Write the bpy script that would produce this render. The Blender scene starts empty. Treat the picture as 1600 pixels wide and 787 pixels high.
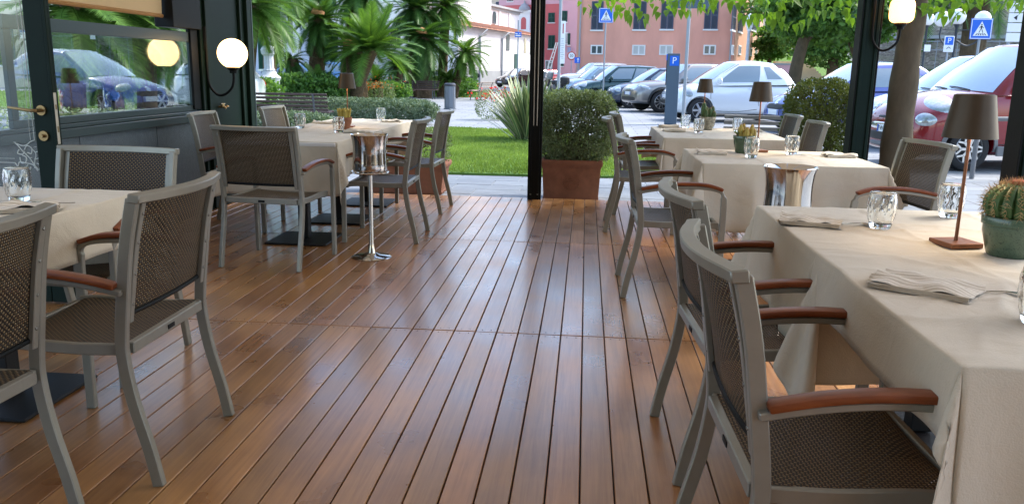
import bpy, bmesh, math, random
from mathutils import Vector, Matrix, Euler
from mathutils.bvhtree import BVHTree
from mathutils import noise as mnoise
S = bpy.context.scene
COL = S.collection
PI = math.pi
rad = math.radians

# ---------------------------------------------------------------- camera, sky, sun, exposure
cam = bpy.data.cameras.new('camera')
cam.sensor_width = 36.0
cam.lens = 1295.78 / 1600 * 36.0
cam.clip_start = 0.05
cam.clip_end = 800
camo = bpy.data.objects.new('camera', cam)
COL.objects.link(camo)
_t, _ro, _ya = .2153, .0171, .0845
def _cam_matrix():
    cy, sy = math.cos(_ya), math.sin(_ya)
    Rz = Matrix(((cy, sy, 0), (-sy, cy, 0), (0, 0, 1)))
    A = Matrix(((1, 0, 0), (0, 0, -1), (0, 1, 0)))
    c, s = math.cos(_t), math.sin(_t)
    Rx = Matrix(((1, 0, 0), (0, c, -s), (0, s, c)))
    c, s = math.cos(_ro), math.sin(_ro)
    Rr = Matrix(((c, -s, 0), (s, c, 0), (0, 0, 1)))
    M = Rr @ Rx @ A @ Rz
    r, d, f = M[0], M[1], M[2]
    return Matrix(((r[0], -d[0], -f[0]), (r[1], -d[1], -f[1]), (r[2], -d[2], -f[2])))
camo.matrix_world = Matrix.Translation((0, 0, 1.27)) @ _cam_matrix().to_4x4()
S.camera = camo

SUN_EL, SUN_AZ = rad(48), rad(60)       # azimuth measured from +Y towards +X
world = bpy.data.worlds.new('World'); S.world = world; world.use_nodes = True
nt = world.node_tree
bg = nt.nodes['Background']
sky = nt.nodes.new('ShaderNodeTexSky'); sky.sky_type = 'NISHITA'; sky.sun_disc = False
sky.sun_elevation = SUN_EL; sky.sun_rotation = SUN_AZ
sky.air_density = 1.0; sky.dust_density = 1.6; sky.ozone_density = 1.0
nt.links.new(sky.outputs[0], bg.inputs[0]); bg.inputs[1].default_value = 0.15
sun = bpy.data.lights.new('sun', 'SUN'); sun.energy = 1.5; sun.angle = rad(12); sun.color = (1, .95, .88)
suno = bpy.data.objects.new('sun', sun); COL.objects.link(suno)
sd = Vector((math.sin(SUN_AZ) * math.cos(SUN_EL), math.cos(SUN_AZ) * math.cos(SUN_EL), math.sin(SUN_EL)))
suno.rotation_euler = sd.to_track_quat('Z', 'Y').to_euler(); suno.location = (0, 0, 30)
S.view_settings.view_transform = 'Standard'; S.view_settings.look = 'None'
S.view_settings.gamma = 1.0; S.view_settings.exposure = 1.93
S.cycles.use_denoising = True
S.cycles.max_bounces = 7; S.cycles.diffuse_bounces = 3; S.cycles.glossy_bounces = 4
S.cycles.transmission_bounces = 6; S.cycles.transparent_max_bounces = 12
S.cycles.caustics_reflective = False; S.cycles.caustics_refractive = False
S.cycles.sample_clamp_indirect = 6

# ---------------------------------------------------------------- helpers
def lk(o, parent=None):
    COL.objects.link(o)
    if parent is not None: o.parent = parent
    return o
def props(o, label=None, cat=None, group=None, kind=None):
    if label: o['label'] = label
    if cat: o['category'] = cat
    if group: o['group'] = group
    if kind: o['kind'] = kind
    return o
def thing(name, label, cat, loc=(0, 0, 0), rz=0, group=None, s=None):
    o = bpy.data.objects.new(name, None); lk(o); o.location = loc; o.rotation_euler = (0, 0, rz)
    o.empty_display_size = .1
    if s: o.scale = (s, s, s) if not hasattr(s, '__len__') else s
    return props(o, label, cat, group)
def copy_tree(o, parent=None):
    c = o.copy(); lk(c, parent)
    for ch in list(o.children): copy_tree(ch, c)
    return c
def place(src, loc, rz=0, label=None, group=None, s=None, first=False):
    o = src if first else copy_tree(src)
    o.location = loc; o.rotation_euler = (0, 0, rz)
    if label: o['label'] = label
    if group: o['group'] = group
    if s: o.scale = (s, s, s) if not hasattr(s, '__len__') else s
    return o

class MB:
    def __init__(self): self.v = []; self.f = []; self.m = []; self.uv = []; self.mi = 0
    def add(self, vs, fs, uvs=None):
        n = len(self.v); self.v += [tuple(p) for p in vs]
        for i, f in enumerate(fs):
            self.f.append(tuple(a + n for a in f)); self.m.append(self.mi)
            self.uv.append(None if uvs is None else [uvs[a] for a in f])
        return self
    def box(self, c, s, rz=0, rot=None):
        x, y, z = s[0] / 2, s[1] / 2, s[2] / 2
        p = [Vector((a, b, d)) for a in (-x, x) for b in (-y, y) for d in (-z, z)]
        R = rot if rot is not None else (Matrix.Rotation(rz, 3, 'Z') if rz else None)
        if R is not None: p = [R @ q for q in p]
        c = Vector(c)
        return self.add([q + c for q in p], [(0, 1, 3, 2), (4, 6, 7, 5), (0, 4, 5, 1), (2, 3, 7, 6), (0, 2, 6, 4), (1, 5, 7, 3)])
    def bx(self, x0, x1, y0, y1, z0, z1): return self.box(((x0 + x1) / 2, (y0 + y1) / 2, (z0 + z1) / 2), (x1 - x0, y1 - y0, z1 - z0))
    def bar(self, a, b, w, h):
        a = Vector(a); b = Vector(b); d = (b - a); q = d.to_track_quat('Y', 'Z').to_matrix()
        return self.box((a + b) / 2, (w, d.length, h), rot=q)
    def tube(self, path, r, n=8, caps=True):
        path = [Vector(p) for p in path]; N = len(path)
        if not hasattr(r, '__len__'): r = [r] * N
        up = None; vs = []
        for i, p in enumerate(path):
            t = (path[min(i + 1, N - 1)] - path[max(i - 1, 0)])
            if t.length < 1e-9: t = Vector((0, 0, 1))
            t.normalize()
            if up is None:
                up = t.orthogonal().normalized()
            up = (up - t * up.dot(t))
            if up.length < 1e-6: up = t.orthogonal()
            up.normalize(); b = t.cross(up)
            for k in range(n):
                a = 2 * PI * k / n
                vs.append(p + (up * math.cos(a) + b * math.sin(a)) * r[i])
        fs = [(i * n + k, i * n + (k + 1) % n, (i + 1) * n + (k + 1) % n, (i + 1) * n + k) for i in range(N - 1) for k in range(n)]
        if caps: fs += [tuple(range(n))[::-1], tuple((N - 1) * n + k for k in range(n))]
        return self.add(vs, fs)
    def lathe(self, prof, n=24, c=(0, 0, 0), rf=None, close=False):
        c = Vector(c); vs = []
        for j, (r, z) in enumerate(prof):
            for k in range(n):
                a = 2 * PI * k / n; rr = r * (rf(a, z, j) if rf else 1)
                vs.append(c + Vector((rr * math.cos(a), rr * math.sin(a), z)))
        N = len(prof)
        fs = [(i * n + k, i * n + (k + 1) % n, (i + 1) * n + (k + 1) % n, (i + 1) * n + k) for i in range(N - 1) for k in range(n)]
        if prof[0][0] > 1e-5 and not close: fs.append(tuple(range(n))[::-1])
        if prof[-1][0] > 1e-5 and not close: fs.append(tuple((N - 1) * n + k for k in range(n)))
        return self.add(vs, fs)
    def grid(self, fn, nu, nv, uvf=None):
        vs = [fn(i / nu, j / nv) for i in range(nu + 1) for j in range(nv + 1)]
        uvs = [uvf(i / nu, j / nv) for i in range(nu + 1) for j in range(nv + 1)] if uvf else None
        fs = [(i * (nv + 1) + j, (i + 1) * (nv + 1) + j, (i + 1) * (nv + 1) + j + 1, i * (nv + 1) + j + 1) for i in range(nu) for j in range(nv)]
        return self.add(vs, fs, uvs)
    def sweep(self, pts, x0, x1, t):     # polyline in the YZ plane, thickness t in plane, x0..x1 across
        P = [Vector((0, y, z)) for y, z in pts]; N = len(P); vs = []
        if not hasattr(t, '__len__'): t = [t] * N
        for i, p in enumerate(P):
            a = P[max(i - 1, 0)]; b = P[min(i + 1, N - 1)]; d = (b - a).normalized(); n = Vector((0, -d.z, d.y))
            if 0 < i < N - 1:
                d1 = (p - a).normalized(); n1 = Vector((0, -d1.z, d1.y)); n = n / max(.5, n.dot(n1))
            for s, x in ((-1, x0), (-1, x1), (1, x1), (1, x0)): vs.append(p + n * (s * t[i] / 2) + Vector((x, 0, 0)))
        fs = [(i * 4 + k, i * 4 + (k + 1) % 4, (i + 1) * 4 + (k + 1) % 4, (i + 1) * 4 + k) for i in range(N - 1) for k in range(4)]
        fs += [(3, 2, 1, 0), tuple((N - 1) * 4 + k for k in range(4))]
        return self.add(vs, fs)
    def prism(self, poly, z0, z1, mat=None):    # polygon in XY, extruded in Z (mat transforms)
        n = len(poly)
        vs = [Vector((x, y, z0)) for x, y in poly] + [Vector((x, y, z1)) for x, y in poly]
        if mat is not None: vs = [mat @ v for v in vs]
        fs = [tuple(range(n))[::-1], tuple(range(n, 2 * n))] + [(i, (i + 1) % n, n + (i + 1) % n, n + i) for i in range(n)]
        return self.add(vs, fs)
    def mesh(self, name, mats, smooth=False, bev=0, seg=1, fixn=True, ang=35):
        me = bpy.data.meshes.new(name); me.from_pydata(self.v, [], self.f)
        if not hasattr(mats, '__len__'): mats = [mats]
        for m in mats: me.materials.append(m)
        if any(self.m): me.polygons.foreach_set('material_index', self.m)
        if any(u is not None for u in self.uv):
            l = me.uv_layers.new(name='UVMap'); k = 0
            for f, u in zip(self.f, self.uv):
                for q in range(len(f)):
                    l.data[k].uv = u[q] if u is not None else (0, 0)
                    k += 1
        if bev or fixn:
            bm = bmesh.new(); bm.from_mesh(me)
            if fixn: bmesh.ops.recalc_face_normals(bm, faces=bm.faces)
            if bev:
                es = [e for e in bm.edges if len(e.link_faces) == 2 and e.calc_face_angle(0) > rad(30)]
                bmesh.ops.bevel(bm, geom=es, offset=bev, segments=seg, profile=.5, affect='EDGES', clamp_overlap=True)
            bm.to_mesh(me); bm.free()
        if smooth:
            me.polygons.foreach_set('use_smooth', [True] * len(me.polygons))
            try: me.set_sharp_from_angle(angle=rad(ang))
            except Exception: pass
        me.update()
        return me
    def build(self, name, mats, parent=None, loc=None, **kw):
        o = bpy.data.objects.new(name, self.mesh(name, mats, **kw)); lk(o, parent)
        if loc is not None: o.location = loc
        return o
def shared(name, me, parent=None, loc=(0, 0, 0), rot=(0, 0, 0), s=None):
    o = bpy.data.objects.new(name, me); lk(o, parent); o.location = loc; o.rotation_euler = rot
    if s: o.scale = (s, s, s) if not hasattr(s, '__len__') else s
    return o
def spline(pts, n):
    out = []; P = [Vector(p) for p in pts]
    for i in range(len(P) - 1):
        p0 = P[max(i - 1, 0)]; p1 = P[i]; p2 = P[i + 1]; p3 = P[min(i + 2, len(P) - 1)]
        for k in range(n):
            t = k / n
            out.append(.5 * ((2 * p1) + (p2 - p0) * t + (2 * p0 - 5 * p1 + 4 * p2 - p3) * t * t + (3 * p1 - p0 - 3 * p2 + p3) * t ** 3))
    out.append(P[-1]); return out
def sp2(pts, n): return [(p.x, p.y) for p in spline([(a, b, 0) for a, b in pts], n)]
def textmesh(txt, size, mat, depth=.002, align='CENTER'):
    c = bpy.data.curves.new('lettering', 'FONT'); c.body = txt; c.size = size; c.extrude = depth
    c.align_x = align; c.align_y = 'CENTER'; c.resolution_u = 3
    o = bpy.data.objects.new('lettering', c); COL.objects.link(o)
    dg = bpy.context.evaluated_depsgraph_get(); me = bpy.data.meshes.new_from_object(o.evaluated_get(dg))
    me.materials.clear(); me.materials.append(mat)
    bpy.data.objects.remove(o); bpy.data.curves.remove(c)
    return me

# ---------------------------------------------------------------- materials
def mat(name, col, rough=.6, metal=0., spec=.5, var=0., vscale=8., bump=0., bscale=60., coat=0., sheen=0., trans=0., ior=1.45, orand=0., emis=None, estr=0., sub=0., stretch=(1, 1, 1), tint=None):
    m = bpy.data.materials.new(name); m.use_nodes = True; t = m.node_tree; N = t.nodes; L = t.links
    b = N['Principled BSDF']
    b.inputs['Base Color'].default_value = (*col, 1); b.inputs['Roughness'].default_value = rough
    b.inputs['Metallic'].default_value = metal; b.inputs['Specular IOR Level'].default_value = spec
    b.inputs['IOR'].default_value = ior; b.inputs['Coat Weight'].default_value = coat; b.inputs['Coat Roughness'].default_value = .06
    b.inputs['Transmission Weight'].default_value = trans
    if sheen: b.inputs['Sheen Weight'].default_value = sheen
    if emis: b.inputs['Emission Color'].default_value = (*emis, 1); b.inputs['Emission Strength'].default_value = estr
    if sub: b.inputs['Subsurface Weight'].default_value = sub; b.inputs['Subsurface Radius'].default_value = (.02, .02, .02)
    tc = None
    if var or bump:
        tc = N.new('ShaderNodeTexCoord'); mp = N.new('ShaderNodeMapping'); mp.inputs['Scale'].default_value = stretch
        L.new(tc.outputs['Object'], mp.inputs[0])
    src = None
    if var:
        n = N.new('ShaderNodeTexNoise'); n.inputs['Scale'].default_value = vscale; n.inputs['Detail'].default_value = 6; n.inputs['Roughness'].default_value = .6
        L.new(mp.outputs[0], n.inputs['Vector'])
        r = N.new('ShaderNodeMapRange'); r.inputs[1].default_value = .3; r.inputs[2].default_value = .7
        r.inputs[3].default_value = 0; r.inputs[4].default_value = 1; L.new(n.outputs['Fac'], r.inputs[0])
        mx = N.new('ShaderNodeMix'); mx.data_type = 'RGBA'
        c2 = tint if tint else tuple(min(1, c * (1 + var)) for c in col)
        c1 = tuple(c * (1 - var) for c in col)
        mx.inputs[6].default_value = (*c1, 1); mx.inputs[7].default_value = (*c2, 1)
        L.new(r.outputs[0], mx.inputs[0]); src = mx.outputs[2]
    if orand:
        oi = N.new('ShaderNodeObjectInfo'); h = N.new('ShaderNodeHueSaturation')
        r2 = N.new('ShaderNodeMapRange'); r2.inputs[3].default_value = 1 - orand; r2.inputs[4].default_value = 1 + orand
        L.new(oi.outputs['Random'], r2.inputs[0]); L.new(r2.outputs[0], h.inputs['Value'])
        if src is not None: L.new(src, h.inputs['Color'])
        else: h.inputs['Color'].default_value = (*col, 1)
        src = h.outputs[0]
    if src is not None: L.new(src, b.inputs['Base Color'])
    if bump:
        n2 = N.new('ShaderNodeTexNoise'); n2.inputs['Scale'].default_value = bscale; n2.inputs['Detail'].default_value = 4
        L.new(mp.outputs[0], n2.inputs['Vector'])
        bp = N.new('ShaderNodeBump'); bp.inputs['Strength'].default_value = bump; bp.inputs['Distance'].default_value = .01
        L.new(n2.outputs['Fac'], bp.inputs['Height']); L.new(bp.outputs[0], b.inputs['Normal'])
    return m
def leafmat(name, c1, c2, trans=.35, rough=.5, scale=1.5):
    m = bpy.data.materials.new(name); m.use_nodes = True; t = m.node_tree; N = t.nodes; L = t.links
    b = N['Principled BSDF']; out = N['Material Output']
    g = N.new('ShaderNodeNewGeometry'); r = N.new('ShaderNodeValToRGB')
    r.color_ramp.elements[0].color = (*c1, 1); r.color_ramp.elements[1].color = (*c2, 1)
    tc = N.new('ShaderNodeTexCoord'); n = N.new('ShaderNodeTexNoise'); n.inputs['Scale'].default_value = scale; n.inputs['Detail'].default_value = 3
    L.new(tc.outputs['Object'], n.inputs['Vector'])
    a = N.new('ShaderNodeMath'); a.operation = 'MULTIPLY_ADD'; a.inputs[1].default_value = .5; L.new(g.outputs['Random Per Island'], a.inputs[0])
    s = N.new('ShaderNodeMath'); s.operation = 'MULTIPLY_ADD'; s.inputs[1].default_value = 1.6; s.inputs[2].default_value = -.55; L.new(n.outputs['Fac'], s.inputs[0])
    L.new(s.outputs[0], a.inputs[2]); L.new(a.outputs[0], r.inputs[0]); L.new(r.outputs[0], b.inputs['Base Color'])
    b.inputs['Roughness'].default_value = rough; b.inputs['Specular IOR Level'].default_value = .22
    tr = N.new('ShaderNodeBsdfTranslucent'); br = N.new('ShaderNodeMixRGB'); br.blend_type = 'MULTIPLY'; br.inputs[0].default_value = 1
    br.inputs[2].default_value = (1.3, 1.35, .5, 1); L.new(r.outputs[0], br.inputs[1]); L.new(br.outputs[0], tr.inputs[0])
    mx = N.new('ShaderNodeMixShader'); mx.inputs[0].default_value = trans
    L.new(b.outputs[0], mx.inputs[1]); L.new(tr.outputs[0], mx.inputs[2]); L.new(mx.outputs[0], out.inputs[0])
    return m
def sheer(name, col, rough=.8, w=.5):      # cloth that lets light through
    m = mat(name, col, rough); t = m.node_tree; N = t.nodes; L = t.links
    tr = N.new('ShaderNodeBsdfTranslucent'); tr.inputs[0].default_value = (*col, 1)
    mx = N.new('ShaderNodeMixShader'); mx.inputs[0].default_value = w
    L.new(N['Principled BSDF'].outputs[0], mx.inputs[1]); L.new(tr.outputs[0], mx.inputs[2]); L.new(mx.outputs[0], N['Material Output'].inputs[0])
    return m

M = {}
def board_mat():
    m = bpy.data.materials.new('hardwood_board'); m.use_nodes = True; t = m.node_tree; N = t.nodes; L = t.links
    b = N['Principled BSDF']; tc = N.new('ShaderNodeTexCoord'); oi = N.new('ShaderNodeObjectInfo')
    off = N.new('ShaderNodeVectorMath'); off.operation = 'MULTIPLY_ADD'; off.inputs[1].default_value = (1, 1, 1)
    cmb = N.new('ShaderNodeCombineXYZ'); mu = N.new('ShaderNodeMath'); mu.operation = 'MULTIPLY'; mu.inputs[1].default_value = 57
    L.new(oi.outputs['Random'], mu.inputs[0]); L.new(mu.outputs[0], cmb.inputs[0]); L.new(mu.outputs[0], cmb.inputs[1])
    L.new(tc.outputs['Object'], off.inputs[0]); L.new(cmb.outputs[0], off.inputs[2])
    mp = N.new('ShaderNodeMapping'); mp.inputs['Scale'].default_value = (60, 2.2, 10); L.new(off.outputs[0], mp.inputs[0])
    n = N.new('ShaderNodeTexNoise'); n.inputs['Scale'].default_value = 1.; n.inputs['Detail'].default_value = 8; n.inputs['Roughness'].default_value = .65; n.inputs['Distortion'].default_value = .6
    L.new(mp.outputs[0], n.inputs['Vector'])
    n2 = N.new('ShaderNodeTexNoise'); n2.inputs['Scale'].default_value = 2.3; n2.inputs['Detail'].default_value = 4; L.new(off.outputs[0], n2.inputs['Vector'])
    r = N.new('ShaderNodeValToRGB'); e = r.color_ramp.elements
    e[0].position = .25; e[0].color = (.20, .078, .022, 1); e[1].position = .8; e[1].color = (.58, .30, .11, 1)
    x = e.new(.5); x.color = (.41, .195, .065, 1)
    ad = N.new('ShaderNodeMath'); ad.operation = 'MULTIPLY_ADD'; ad.inputs[1].default_value = .45; L.new(n.outputs['Fac'], ad.inputs[0])
    a2 = N.new('ShaderNodeMath'); a2.operation = 'MULTIPLY_ADD'; a2.inputs[1].default_value = .6; a2.inputs[2].default_value = -.12; L.new(n2.outputs['Fac'], a2.inputs[0])
    L.new(a2.outputs[0], ad.inputs[2]); L.new(ad.outputs[0], r.inputs[0])
    h = N.new('ShaderNodeHueSaturation'); r2 = N.new('ShaderNodeMapRange'); r2.inputs[3].default_value = .8; r2.inputs[4].default_value = 1.15
    wn = N.new('ShaderNodeTexWhiteNoise'); wn.noise_dimensions = '1D'; L.new(mu.outputs[0], wn.inputs['W'])
    L.new(wn.outputs['Value'], r2.inputs[0]); L.new(r2.outputs[0], h.inputs['Value'])
    r4 = N.new('ShaderNodeMapRange'); r4.inputs[3].default_value = .496; r4.inputs[4].default_value = .505; L.new(oi.outputs['Random'], r4.inputs[0]); L.new(r4.outputs[0], h.inputs['Hue'])
    L.new(r.outputs[0], h.inputs['Color']); L.new(h.outputs[0], b.inputs['Base Color'])
    b.inputs['Coat Weight'].default_value = .42; b.inputs['Coat Roughness'].default_value = .18; b.inputs['Coat IOR'].default_value = 1.55
    r3 = N.new('ShaderNodeMapRange'); r3.inputs[1].default_value = .3; r3.inputs[2].default_value = .75; r3.inputs[3].default_value = .24; r3.inputs[4].default_value = .46
    L.new(n2.outputs['Fac'], r3.inputs[0]); L.new(r3.outputs[0], b.inputs['Roughness'])
    b.inputs['Specular IOR Level'].default_value = .62
    bp = N.new('ShaderNodeBump'); bp.inputs['Strength'].default_value = .12; bp.inputs['Distance'].default_value = .002
    L.new(n.outputs['Fac'], bp.inputs['Height']); L.new(bp.outputs[0], b.inputs['Normal'])
    return m
def mesh_mat(name, dark, light, cell=.0092):
    m = bpy.data.materials.new(name); m.use_nodes = True; t = m.node_tree; N = t.nodes; L = t.links
    b = N['Principled BSDF']; uv = N.new('ShaderNodeUVMap'); uv.uv_map = 'UVMap'
    sp = N.new('ShaderNodeSeparateXYZ'); L.new(uv.outputs[0], sp.inputs[0])
    def cosn(o, k):
        a = N.new('ShaderNodeMath'); a.operation = 'MULTIPLY'; a.inputs[1].default_value = 2 * PI / cell * k; L.new(o, a.inputs[0])
        c = N.new('ShaderNodeMath'); c.operation = 'COSINE'; L.new(a.outputs[0], c.inputs[0]); return c.outputs[0]
    def op(o, a, b_):
        q = N.new('ShaderNodeMath'); q.operation = o
        for i, s in enumerate((a, b_)):
            if isinstance(s, (int, float)): q.inputs[i].default_value = s
            else: L.new(s, q.inputs[i])
        return q.outputs[0]
    f = op('MULTIPLY', cosn(sp.outputs[0], .5), cosn(sp.outputs[1], .5))     # staggered cells
    g = op('ABSOLUTE', f, 0)
    pos = N.new('ShaderNodeMapRange'); pos.inputs[1].default_value = .15; pos.inputs[2].default_value = .6; L.new(f, pos.inputs[0])
    mx = N.new('ShaderNodeMix'); mx.data_type = 'RGBA'; mx.inputs[6].default_value = (*dark, 1); mx.inputs[7].default_value = (*light, 1)
    L.new(pos.outputs[0], mx.inputs[0]); L.new(mx.outputs[2], b.inputs['Base Color']); b.inputs['Roughness'].default_value = .55; b.inputs['Specular IOR Level'].default_value = .25
    hole = op('GREATER_THAN', op('MULTIPLY', f, -1.), .86)
    tr = N.new('ShaderNodeBsdfTransparent'); ms = N.new('ShaderNodeMixShader'); L.new(hole, ms.inputs[0])
    L.new(b.outputs[0], ms.inputs[1]); L.new(tr.outputs[0], ms.inputs[2]); L.new(ms.outputs[0], N['Material Output'].inputs[0])
    bp = N.new('ShaderNodeBump'); bp.inputs['Strength'].default_value = .6; bp.inputs['Distance'].default_value = .002; L.new(g, bp.inputs['Height']); L.new(bp.outputs[0], b.inputs['Normal'])
    return m
def cloth_mat(name, col, stripe=0):
    m = mat(name, col, .85, sheen=.15, var=.05, vscale=5, bump=.0)
    t = m.node_tree; N = t.nodes; L = t.links; b = N['Principled BSDF']; tc = N.new('ShaderNodeTexCoord')
    mp1 = N.new('ShaderNodeMapping'); mp1.inputs['Scale'].default_value = (2, 2, 2); L.new(tc.outputs['Object'], mp1.inputs[0])
    n = N.new('ShaderNodeTexNoise'); n.inputs['Scale'].default_value = 2.2; n.inputs['Detail'].default_value = 5; n.inputs['Distortion'].default_value = 1.5; L.new(mp1.outputs[0], n.inputs['Vector'])
    n2 = N.new('ShaderNodeTexNoise'); n2.inputs['Scale'].default_value = 260; n2.inputs['Detail'].default_value = 2; L.new(tc.outputs['Object'], n2.inputs['Vector'])
    b1 = N.new('ShaderNodeBump'); b1.inputs['Strength'].default_value = .22; b1.inputs['Distance'].default_value = .03; L.new(n.outputs['Fac'], b1.inputs['Height'])
    b2 = N.new('ShaderNodeBump'); b2.inputs['Strength'].default_value = .6; b2.inputs['Distance'].default_value = .002; L.new(n2.outputs['Fac'], b2.inputs['Height'])
    L.new(b1.outputs[0], b2.inputs['Normal']); L.new(b2.outputs[0], b.inputs['Normal'])
    return m
M['board'] = board_mat()
M['black'] = mat('black_paint', (.005, .006, .006), .5, spec=.16, bump=.05)
M['dkgreen'] = mat('dark_green_paint', (.004, .014, .010), .5, spec=.16, var=.15, vscale=4, bump=.04, bscale=40)
M['mesh'] = mesh_mat('woven_mesh', (.018, .0125, .008), (.19, .135, .07))
M['alu'] = mat('champagne_aluminium', (.25, .243, .203), .40, metal=.45, var=.06, vscale=14, bump=.03, bscale=300)
M['armwood'] = mat('arm_wood', (.15, .034, .009), .36, spec=.35, var=.35, vscale=6, stretch=(6, 1, 6), tint=(.24, .065, .018))
M['steel'] = mat('polished_steel', (.56, .54, .50), .09, metal=1)
M['bolt'] = mat('bolt_steel', (.22, .22, .2), .4, metal=1)
M['cloth'] = cloth_mat('beige_tablecloth', (.55, .495, .39))
M['napkin'] = cloth_mat('striped_napkin', (.6, .53, .43))
M['castiron'] = mat('black_cast_iron', (.014, .014, .014), .5, spec=.25, bump=.1, bscale=200)
M['bronze'] = mat('bronze_shade', (.06, .042, .026), .42, metal=.5, var=.1, vscale=20)
M['rust'] = mat('copper_brown_stem', (.24, .1, .05), .45, metal=.5, var=.2, vscale=30)
M['warm'] = mat('warm_led', (1, .8, .5), .5, emis=(1, .68, .35), estr=9)
M['globe'] = mat('lit_globe', (1, .85, .6), .3, emis=(1, .62, .26), estr=1.7)
M['terra'] = mat('terracotta', (.24, .095, .05), .8, var=.2, vscale=10, bump=.15, bscale=60)
M['globey'] = mat('lit_globe_yellow', (1, .75, .4), .3, emis=(1, .45, .12), estr=1.6)
M['glass'] = mat('clear_glass', (.98, .99, .98), .01, trans=1, ior=1.45)
def pane_mat(name, tint=(.93, .96, .95), refl=.5):
    m = bpy.data.materials.new(name); m.use_nodes = True; t = m.node_tree; N = t.nodes; L = t.links
    for n in list(N):
        if n.type == 'BSDF_PRINCIPLED': N.remove(n)
    g = N.new('ShaderNodeBsdfGlossy'); g.inputs['Roughness'].default_value = 0.0; g.inputs[0].default_value = (.95, .97, .96, 1)
    tr = N.new('ShaderNodeBsdfTransparent'); tr.inputs[0].default_value = (*tint, 1)
    fr = N.new('ShaderNodeFresnel'); fr.inputs[0].default_value = 1.5; k = N.new('ShaderNodeMath'); k.operation = 'MULTIPLY'; k.use_clamp = True; k.inputs[1].default_value = refl
    L.new(fr.outputs[0], k.inputs[0]); mx = N.new('ShaderNodeMixShader'); L.new(k.outputs[0], mx.inputs[0]); L.new(tr.outputs[0], mx.inputs[1]); L.new(g.outputs[0], mx.inputs[2])
    L.new(mx.outputs[0], N['Material Output'].inputs[0]); return m
M['pane'] = pane_mat('window_pane')
M['paving'] = mat('grey_stone_slab', (.235, .255, .275), .7, var=.15, vscale=3, bump=.15, bscale=40, orand=.12)
M['white'] = mat('white_paint', (.75, .75, .73), .5)
M['grass'] = leafmat('grass_blades', (.08, .14, .028), (.29, .40, .10), .3, .6, .7)
# ---------------------------------------------------------------- deck
PITCH = .10605; X0 = .0229; SEAMS = [1.665, 3.916, 6.165, 8.40]
g = MB(); g.bx(-3.55, 2.95, -3.2, 8.385, -.098, -.034)
deck = g.build('deck', M['black']); props(deck, kind='structure')
def board_mesh(w, l):
    b = MB(); b.box((0, 0, -.0125), (w, l, .025)); return b.mesh('board', M['board'], bev=.0022, seg=1)
bm_ = {}
random.seed(4)
for r in range(3):
    y0, y1 = SEAMS[r] + .004, SEAMS[r + 1] - .004
    me = board_mesh(PITCH - .005, y1 - y0)
    for k in range(-32, 26):
        shared('board', me, deck, (X0 + (k + .5) * PITCH, (y0 + y1) / 2, random.uniform(-.0008, .0006)), (0, random.uniform(-.006, .006), 0))
b = MB()
for k in range(-32, 26):
    b.bx(X0 + k * PITCH + .004, X0 + (k + 1) * PITCH - .004, -3.1, 1.662, -.025, 0)
props(b.build('board_field', M['board'], deck), kind='stuff')
b = MB()
for y in SEAMS[:-1]:
    for k in range(-32, 26):
        for dy in (-.032, .032):
            for dx in (-.022, .022):
                b.lathe([(0, .0012), (.0028, .0012), (.0028, 0)], 6, (X0 + (k + .5) * PITCH + dx, y + dy, 0))
props(b.build('screw_heads', M['black'], deck), kind='stuff')
b = MB(); b.bx(-3.5, 2.9, 8.388, 8.404, -.096, -.027); b.build('edge_fascia', M['board'], deck)

# ---------------------------------------------------------------- veranda posts, wall, roof
def post(x, y, w, d, label, group=None, m='dkgreen', z1=2.6):
    t = thing('veranda_post', label, 'post', (x, y, 0))
    if group: t['group'] = group
    b = MB(); b.bx(-w / 2, w / 2, -d / 2, d / 2, 0, z1); b.build('shaft', M[m], t, bev=.006)
    for s in (-1, 1):
        b = MB(); b.bx(s * w * .36 - w * .09, s * w * .36 + w * .09, -d / 2 - .013, -d / 2 - .0005, .0, z1 - .01); b.build('guide_rail', M[m], t, bev=.003)
    b = MB()
    for s in (-1, 1): b.bx(s * (w / 2 + .008) - .007, s * (w / 2 + .008) + .007, -d / 2, d / 2 - .01, 0, z1 - .01)
    b.build('side_rail', M['black' if m == 'dkgreen' else m], t, bev=.002)
    return t
pc = post(-.49, 8.34, .105, .11, 'narrow black veranda post in the middle of the front opening beside the terracotta planter', m='black')
M['cord'] = mat('pale_cord', (.35, .32, .27), .5)
for s in (-.018, .018):
    b = MB(); b.tube([(s * .9, -.078, .74), (s, -.078, 1.4), (s * .9, -.078, 2.55)], .005, 6); b.build('guide_cord', M['cord'], pc)
for s in (-1, 1):
    b = MB(); b.lathe([(0, .0), (.009, .002), (.009, .01)], 8, (s * .035, -.07, .05)); b.build('bolt', M['bolt'], pc)
post(2.63, 8.36, .16, .18, 'dark green corner post between the dark leafy bush and the tree trunk')
post(2.72, 5.35, .2, .2, 'dark green side post at the right edge of the photo behind the cactus pot')
post(2.72, 1.6, .2, .2, 'dark green side post outside the frame on the right')
post(2.72, -2.6, .2, .2, 'dark green side post behind the viewer on the right')

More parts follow.
